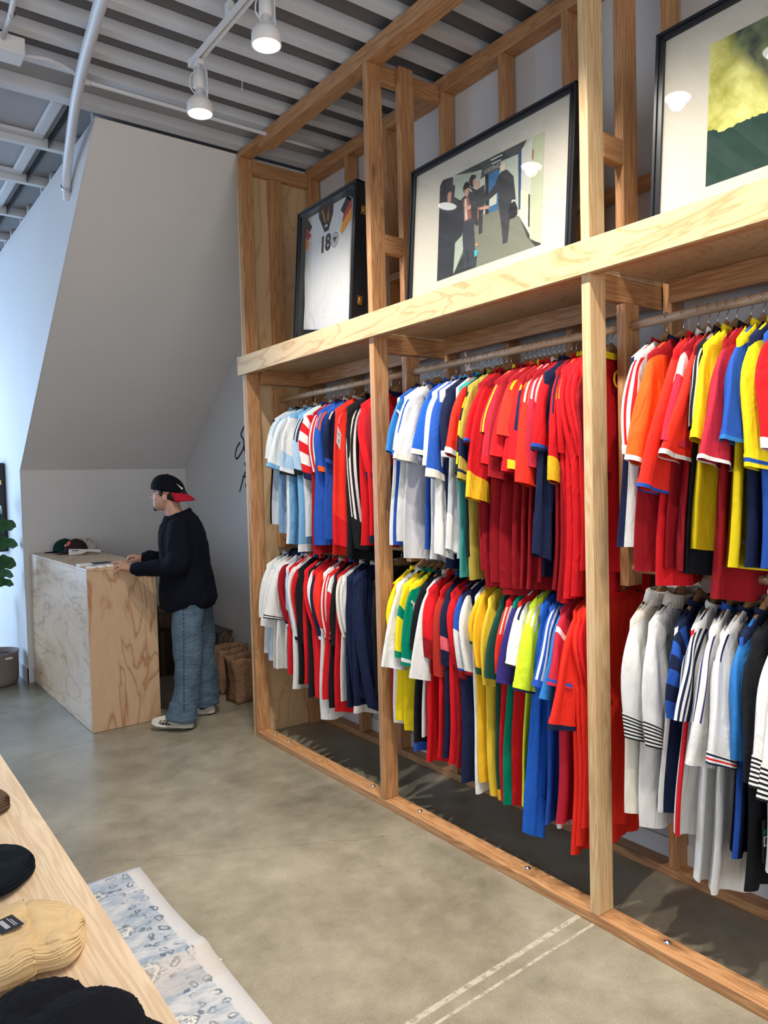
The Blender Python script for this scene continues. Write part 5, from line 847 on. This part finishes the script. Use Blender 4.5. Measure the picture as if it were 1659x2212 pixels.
basecap('baseball_cap', (1.62, 6.80, CT), math.radians(165), (.008, .035, .030), (.008, .012, .03), 'dark green baseball cap with navy visor at the far end of the counter', 1, 1, [((.45, .50, .12), [(-.35, .35), (.35, .35), (.35, .62), (-.35, .62)])])
basecap('baseball_cap', (1.66, 6.60, CT), math.radians(190), (.045, .022, .024), (.040, .020, .022), 'dark brown baseball cap with orange front patch beside the green cap', 1.0, 1.05, [((.70, .14, .05), [(.1, .35), (.6, .4), (.65, .62), (.35, .85), (.0, .7)]), ((.8, .8, .78), [(-.2, .35), (.12, .33), (.05, .50), (-.12, .46)])])
basecap('baseball_cap', (1.775, 6.66, CT), math.radians(-60), (.50, .48, .42), (.50, .48, .42), 'crumpled cream cap lying behind the white card reader', .92, .95, [((.05, .05, .06), [(2.6, .4), (3.0, .4), (3.0, .7), (2.6, .7)])])
e = empty('card_reader', (1.68, 6.40, CT+.001), 'white handheld card payment terminal lying on the counter before the caps', 'card reader', None, math.radians(-12))
MB().prism([(-.125, -.037, .004), (-.120, -.037, .050), (.115, -.037, .034), (.125, -.037, .024), (.120, -.037, .010), (.02, -.037, .024), (-.03, -.037, .003), (-.11, -.037, .0)], (0, .074, 0)).build('housing', M['paper'], e, bevel=.006)
MB().box(-.06, .05, -.030, .030, .0385, .0405).build('screen', M['dark'], e).rotation_euler = (0, .068, 0)
MB().box(-.10, -.05, -.0385, -.0372, .034, .041).build('card_slot', M['dark'], e)
for i in range(3): tag(MB().lathe([(.0, 0), (.036, 0), (.037, .002), (.037, .012), (.036, .013), (0, .013)], (0,0,0), 28, False, False).build('sticker_roll', M['paper'], None, True, loc=(1.408+.062*i, 5.215+.03*(i == 2)*0+.01*i, CT+.0005)), ('white round sticker roll at the near left corner of the counter', 'white round sticker roll between the two other rolls', 'white round sticker roll nearest the hand on the counter')[i], 'roll', 'sticker rolls on the counter')
tag(MB().box(-.045, .045, -.04, .04, 0, .016).build('paper_box', M['paper'], None, bevel=.002, loc=(1.415, 5.42, CT+.0005)), 'small flat white box on the counter edge left of the dark cards', 'box')
for i in range(4): tag(MB().box(-.06, .06, -.045, .045, 0, .0035).build('flyer_card', (fcol((.05, .045, .07)), M['paper'], fcol((.09, .10, .16)), fcol((.06, .05, .08)))[i], None, loc=(1.50+.012*i, 5.40+.015*i, CT+.0005+.0037*i)), ('dark flyer card at the bottom of the pile on the counter', 'white flyer card second in the pile on the counter', 'blue grey flyer card third in the pile on the counter', 'dark flyer card topmost of the pile on the counter')[i], 'card', 'flyer cards on the counter')
for o in COL.objects:
    if o.name.startswith('flyer_card'): o.rotation_euler = (0, 0, 0.15*(ord(o.name[-1]) % 3))
# ------------------------------------------------------------------ paper bags and boxes behind
kraft, nt, b = newmat('kraft_paper', .8); v = objvec(nt, (1,1,1)); n1 = noise(nt, v, 6, 5, .6, .6); nt.links.new(mixc(nt, n1, (.20, .105, .055), (.32, .18, .10)), b.inputs['Base Color']); bump(nt, b, noise(nt, v, 9, 4, .6, 1), .8, .03)
def bag(x, y, rz, w, d, h, lean, label, filled=True, seed=1):
    e = empty('paper_bag', (x, y, 0.001), label, 'bag', 'kraft paper bags beside the rack', rz); r_ = random.Random(seed); rows = []
    N = 9
    for i in range(N+1):
        t = i/N; ww = w*(1-.06*t+.03*math.sin(t*5+seed)); dd = d*(1-.15*t); ring = []
        for cx, cy in [(-1,-1),(-.5,-1),(0,-1),(.5,-1),(1,-1),(1,-.3),(1,.3),(1,1),(.5,1),(0,1),(-.5,1),(-1,1),(-1,.3),(-1,-.3)]:
            k = 1 if abs(cx) == 1 and abs(cy) == 1 else .94+.05*r_.random(); ring.append((ww/2*cx*(1 if abs(cx) < 1 else k)+lean*t*t*h, dd/2*cy*(k if abs(cy) == 1 else 1), h*t+(.02*r_.uniform(-1, 1)*t)))
        rows.append(ring)
    o = MB().grid(rows, True, True, False).build('bag_body', kraft, e, True); s = o.modifiers.new('s', 'SOLIDIFY'); s.thickness = .002
    if filled: MB().ell((lean*h*.8, 0, h*.82), (w*.40, d*.36, h*.12)).build('tissue_filling', fc('k'), e, True)
    for s_ in (-1, 1):
        pts = [(lean*h+.045*math.cos(a_), s_*d*.40, h+.11*math.sin(a_)-.01) for a_ in [PI*q/10 for q in range(11)]]; MB().tube(pts, .0028, 6).build('handle', kraft, e, True)
bag(2.545, 5.22, .1, .30, .17, .34, -.06, 'crumpled kraft paper bag with dark contents nearest the rack post', True, 3)
bag(2.545, 5.55, .2, .28, .16, .36, .02, 'tall kraft paper bag with twisted handles behind the nearest bag', False, 5)
bag(2.62, 5.00-.14, -.1, .25, .16, .36, .0, 'kraft paper bag squeezed against the rack side panel', False, 8)
def cart(x0, x1, y0, y1, z0, z1, col, label, name='cardboard_box'):
    e = empty(name, ((x0+x1)/2, (y0+y1)/2, z0), label, 'box'); w, d, h = (x1-x0)/2, (y1-y0)/2, z1-z0; mt = fcol(col, .8)
    MB().box(-w, w, -d, d, 0, h-.012).build('box_body', mt, e, bevel=.003); MB().box(-w-.004, w+.004, -d-.004, d+.004, h-.011, h).build('lid', mt, e, bevel=.002); MB().box(-.02, .02, -d-.0055, -d-.0045, .0, h-.02).build('tape_strip', fcol((.12, .08, .05)), e)
cart(1.90, 2.66, 6.34, 6.80, .001, .42, (.05, .03, .022), 'large dark brown cardboard box standing on the floor behind the person')
cart(1.95, 2.62, 6.38, 6.78, .4215, .56, (.085, .052, .038), 'brown cardboard box stacked on the large dark box')
cart(2.63, 2.765, 5.95, 6.30, .001, .40, (.06, .055, .055), 'narrow dark grey carton against the wall behind the paper bags')
# ------------------------------------------------------------------ left edge: pot, plant, stand, hanging case
e = empty('planter_pot', (1.085, 7.08, 0.001), 'wide grey brown round planter beside the stair wall', 'planter')
potm = paint('planter_stone', (.21, .17, .155), .8, .12)
MB().lathe([(.150, 0), (.168, .01), (.178, .06), (.182, .26), (.186, .265), (.186, .285), (.174, .285), (.170, .25), (.0, .245)], (0,0,0), 40, True, False).build('pot_wall', potm, e, True)
MB().lathe([(.168, .247), (.10, .255), (.0, .26)], (0,0,0), 30, False, False).build('soil', fcol((.03, .022, .018), .95), e, True)
MB().box(.02, .075, -.1795-.006, -.1795+.012, .235, .25).build('paper_label', M['paper'], e).rotation_euler = (0, 0, .16)
leafm, nt, b = newmat('fig_leaf', .32, (.03, .11, .035)); v = objvec(nt, (1,1,1)); nt.links.new(mixc(nt, noise(nt, v, 14, 4), (.012, .055, .022), (.06, .17, .04)), b.inputs['Base Color'])
pl = empty('fiddle_leaf_fig', (1.05, 7.08, .255), 'fiddle leaf fig plant with large glossy green leaves at the left edge', 'plant')
MB().tube([(0, 0, 0), (.01, -.02, .4), (-.01, 0, .9), (.0, .01, 1.3)], [.014, .012, .010, .006], 10).build('stem', fcol((.12, .08, .05), .8), pl, True)
r_ = random.Random(4)
def leaf(base, d, L, w, droop):
    base = Vector(base); d = Vector(d).normalized(); s = d.cross(Vector((0, 0, 1))).normalized(); rows = []
    for i in range(13):
        t = i/12; c = base+d*L*t+Vector((0, 0, L*(.45*t-droop*t*t))); ww = w*(math.sin(PI*min(1, t*.93+.05))**.7)*(.55+.6*t); nn = s.cross(d)
        rows.append([c+(s*.55+Vector((0, 0, -.83)))*ww*u+Vector((0, 0, .10*w*abs(u)*1.5+.008*math.sin(t*18+u*2))) for u in (-1, -.66, -.33, 0, .33, .66, 1)])
    MB().grid(rows, False).tube([r[3]-Vector((0,0,.002)) for r in rows[:12]], .0022, 6).build('leaf', leafm, pl, True)
for bz_, dx, dy, L, w, dr in ((1.16, .9, -.25, .24, .075, .30), (1.02, .95, .0, .25, .07, .42), (.86, .9, -.35, .23, .08, .45), (.78, .95, .1, .21, .06, .55), (.70, .85, -.1, .20, .05, .50)):
    leaf((0, 0, bz_-.10), (dx, dy, 0), L, w, dr)
for i in range(14):
    a_ = i*2.4+1.4; z = .55+i*.055
    if math.cos(a_) > .45: a_ += PI
    leaf((0, 0, z), (math.cos(a_), math.sin(a_), 0), .26, .075, .45)
e = empty('padded_stand', (1.085, 7.46, .001), 'dark brown round stand with a cream padded top and green tag at the left edge', 'stand')
MB().lathe([(.07, 0), (.065, .02), (.045, .04), (.042, .60), (.05, .64)], (0,0,0), 24).build('stand_post', fcol((.07, .045, .04), .7), e, True)
MB().lathe([(.02, .64), (.075, .645), (.09, .67), (.088, .71), (.06, .74), (.0, .752)], (0,0,0), 28, True, False).build('padded_top', fc('cream'), e, True)
g = MB().box(-.018, .018, -.001, .001, -.08, 0).build('green_tag', fcol((.01, .09, .075)), e, bevel=.001); g.location = (.062, -.072, .70); g.rotation_euler = (0, .15, .5)
MB().box(-.010, .010, -.002, -.0012, -.03, -.012).build('tag_print', M['paper'], g)
e = empty('shadow_box', (1.31, 8.0, 1.10), 'black shadow box with brass latches hanging on the stair wall behind the fig leaves', 'display case')
f = MB().box(-.09, -.002, -.40, -.37, 0, .82).box(-.09, -.002, .37, .40, 0, .82).box(-.09, -.002, -.37, .37, 0, .03).box(-.09, -.002, -.37, .37, .79, .82).build('frame_moulding', M['black'], e, bevel=.002)
MB().box(-.012, -.004, -.37, .37, .03, .79).build('backing_board', fcol((.30, .36, .5)), e)
for z in (.20, .64): MB().box(-.075, -.03, -.407, -.4003, z-.022, z+.022).build('latch', M['gold'], e, bevel=.002)
MB().box(-.084, -.082, -.369, .369, .031, .789).build('glass', GL, e)
# ------------------------------------------------------------------ table in the foreground with knitted hats
e = empty('display_table', (-.1, 1.2, 0), 'long pale maple table along the left edge of the foreground', 'table')
MB().box(-.75, .535, -2.2, 2.6, .712, .75).build('tabletop', M['table'], e, bevel=.003)
for x in (-.68, .30):
    for y in (-2.1, 2.45): MB().box(x-.03, x+.03, y-.03, y+.03, .001, .711).build('leg', M['table'], e, bevel=.003)
TT = .7505
def beanie(name, loc, rz, col, label, ribs=44, cuff=True, L=.215, w=.245, seed=0, fuzzy=False):
    e = empty(name, loc, label, 'beanie', 'knitted hats on the table', rz); mt = fab(col, .95)
    nt = mt.node_tree
    def surf(x0, x1, wid, hgt, o, full):
        rows = []; N = 40
        for i in range(N+1):
            t = i/N; x = lerp(x0, x1, t); k = 1.0 if not full else max(.12, (1-min(1, max(0, (t-.25)/.75))**2.4)**.5); ring = []
            for q in range(160):
                a_ = 2*PI*q/160; c, s = math.cos(a_), math.sin(a_)
                rib = 1+(.026*math.sin(q/160*2*PI*ribs) if not fuzzy else .01*mn.noise(Vector((q*.4, i*.6, seed))))
                yy = (wid/2)*math.copysign(abs(c)**.72, c)*max(.03, k)*rib
                zz = hgt*(.5+.5*math.copysign(abs(s)**.55, s)*rib)*(.35+.65*max(.03, k)**.6)
                yy += .008*math.sin(t*7+seed)*1; zz += (.010*mn.noise(Vector((x*22, yy*22, seed))) if s > 0 else 0)*k
                ring.append((x+.003*math.sin(q), yy, zz+o))
            rows.append(ring)
        return rows
    cr = MB().grid(surf(-.02, L*.62, w*.95, .050, 0, True), True, True, True).build('knit_crown', mt, e, True)
    if cuff: MB().grid(surf(-.13, .0, w, .058, .0005, False), True, True, True).build('folded_cuff', mt, e, True)
    return e
be = beanie('beanie', (.275, 1.565, TT), -.10, (.66, .48, .26), 'beige ribbed knit beanie with a black patch on its folded cuff', 44, True, .165, .235)
g = MB().box(-.021, .021, -.026, .026, 0, .002).build('woven_label', fcol((.012, .014, .02)), be, bevel=.001); g.location = (-.035, .012, .0595); g.rotation_euler = (.0, .0, .35)
MB().box(-.010, -.001, -.018, .018, .002, .0026).box(.006, .008, -.018, .018, .002, .0026).box(.010, .012, -.018, .010, .002, .0026).build('label_print', fcol((.4, .4, .4)), g)
beanie('beanie', (.215, 1.905, TT), .10, (.006, .010, .016), 'black fuzzy knit beanie behind the beige one', 60, True, .225, .23, 2, True)
beanie('beanie', (.245, 2.34, TT), .0, (.11, .075, .05), 'brown knit beanie at the far left of the table', 50, True, .21, .2, 3)
beanie('beanie', (.20, 2.46, TT+.055), .2, (.008, .010, .014), 'black beanie resting on the brown one at the left edge', 50, False, .21, .16, 4)
fl = MB()
for c, r in (((.16, 1.10, .03), (.22, .22, .05)), ((.29, 1.22, .03), (.095, .10, .045)), ((.24, 1.33, .025), (.085, .075, .035)), ((.08, 1.26, .03), (.20, .08, .04)), ((.33, 1.12, .025), (.07, .10, .035)), ((.12, .95, .03), (.24, .2, .05))): fl.ell(c, r, None, 24, 12)
fl2 = fuse(fl, 'fleece_garment', fab((.008, .009, .013), 1.0), None, .006, 6, (0, 0, TT+.002), lambda co: .0035*mn.noise(co*140)+.003*mn.noise(co*14))
for v_ in fl2.data.vertices: v_.co.z = max(v_.co.z, -.001)
tag(fl2, 'black fleece garment lying at the near corner of the table', 'fleece')
# ------------------------------------------------------------------ rug
def rug_mat():
    mt, nt, b = newmat('rug_weave', .95); v = objvec(nt, (1,1,1), False); s_ = nd(nt, 'SeparateXYZ'); nt.links.new(v, s_.inputs[0]); X, Y = s_.outputs[0], s_.outputs[1]
    base = mixc(nt, noise(nt, v, 3, 4), (.44, .45, .48), (.60, .58, .56))
    blu = math_(nt, 'MULTIPLY', ramp(nt, noise(nt, objvec(nt, (1.4, 3.4, 1), False), 2.6, 6, .68, .4), [(.41, (0,0,0)), (.58, (1,1,1))]), ramp(nt, noise(nt, objvec(nt, (2.5, 12, 1), False), 9, 3, .7), [(.3, (.35,.35,.35)), (.6, (1,1,1))]))
    inn = math_(nt, 'LESS_THAN', X, .955)
    c = mixc(nt, math_(nt, 'MULTIPLY', math_(nt, 'MULTIPLY', blu, inn), .85), base, (.17, .25, .34))
    dk = (.055, .085, .12); wob = noise(nt, v, 40, 4, .8); wx = noise(nt, objvec(nt, (1, 1, 1), False), 7, 3, .6)
    def ringm(sx, sy, offx, offy, r0, r1, wid=.0):
        mp = nd(nt, 'Mapping'); mp.inputs['Location'].default_value = (offx, offy, 0); nt.links.new(v, mp.inputs[0]); sp = nd(nt, 'SeparateXYZ'); nt.links.new(mp.outputs[0], sp.inputs[0])
        u = math_(nt, 'DIVIDE', math_(nt, 'MULTIPLY_ADD', wx, .10, math_(nt, 'ADD', sp.outputs[0], -.05)), sx); w = math_(nt, 'SUBTRACT', math_(nt, 'FRACT', math_(nt, 'DIVIDE', math_(nt, 'MULTIPLY_ADD', noise(nt, v, 13, 3, .6), .08, sp.outputs[1]), sy)), .5); w = math_(nt, 'MULTIPLY', w, sy/sx)
        d = math_(nt, 'SQRT', math_(nt, 'ADD', math_(nt, 'MULTIPLY', u, u), math_(nt, 'MULTIPLY', w, w))); d = math_(nt, 'ADD', d, math_(nt, 'MULTIPLY', math_(nt, 'SUBTRACT', wob, .5), 1.25))
        return math_(nt, 'MULTIPLY', math_(nt, 'GREATER_THAN', d, r0), math_(nt, 'LESS_THAN', d, r1))
    fade = ramp(nt, noise(nt, v, 11, 4, .7), [(.38, (.1,.1,.1)), (.52, (1,1,1))])
    for a_ in ((.075, .30, -.80, .05, .42, .56), (.075, .30, -.80, .05, .0, .2), (.022, .075, -.94, .0, .45, .85), (.020, .05, -.885, .02, .3, .7), (.04, .30, -.72, .20, .5, .66), (.016, .11, -.86, .03, .0, .8)):
        c = mixc(nt, math_(nt, 'MULTIPLY', math_(nt, 'MULTIPLY', ringm(*a_), fade), .8), c, dk)
    c = mixc(nt, math_(nt, 'MULTIPLY', ringm(.075, .30, -.80, .05, .2, .42), .8), c, (.66, .64, .58))
    ln = math_(nt, 'LESS_THAN', math_(nt, 'ABSOLUTE', math_(nt, 'ADD', math_(nt, 'SUBTRACT', X, .615), math_(nt, 'MULTIPLY', math_(nt, 'SUBTRACT', wob, .5), .05))), .012); c = mixc(nt, math_(nt, 'MULTIPLY', math_(nt, 'MULTIPLY', ln, fade), .9), c, dk)
    tan = math_(nt, 'LESS_THAN', math_(nt, 'ABSOLUTE', math_(nt, 'SUBTRACT', Y, 2.40)), .09); c = mixc(nt, math_(nt, 'MULTIPLY', tan, .35), c, (.50, .42, .34))
    nt.links.new(c, b.inputs['Base Color']); bump(nt, b, noise(nt, objvec(nt, (1, 5, 1), False), 180, 2), .3, .003); return mt
rows = []
for i in range(121):
    y = lerp(-.4, 3.19, i/120); z = .007+.016*math.exp(-((y-2.50)/.035)**2)+.002*math.sin(y*13)
    rows.append([(lerp(-.35, 1.012-.004*math.sin(y*7)+.006*(y < 2.5), q/24), y+.012*(q/24), z*(1 if q else 1)) for q in range(25)])
o = MB().grid(rows, False).build('area_rug', rug_mat(), None, True); s = o.modifiers.new('s', 'SOLIDIFY'); s.thickness = .006; s.offset = -1
tag(o, 'pale distressed rug with faded blue pattern on the concrete floor beside the table', 'rug')
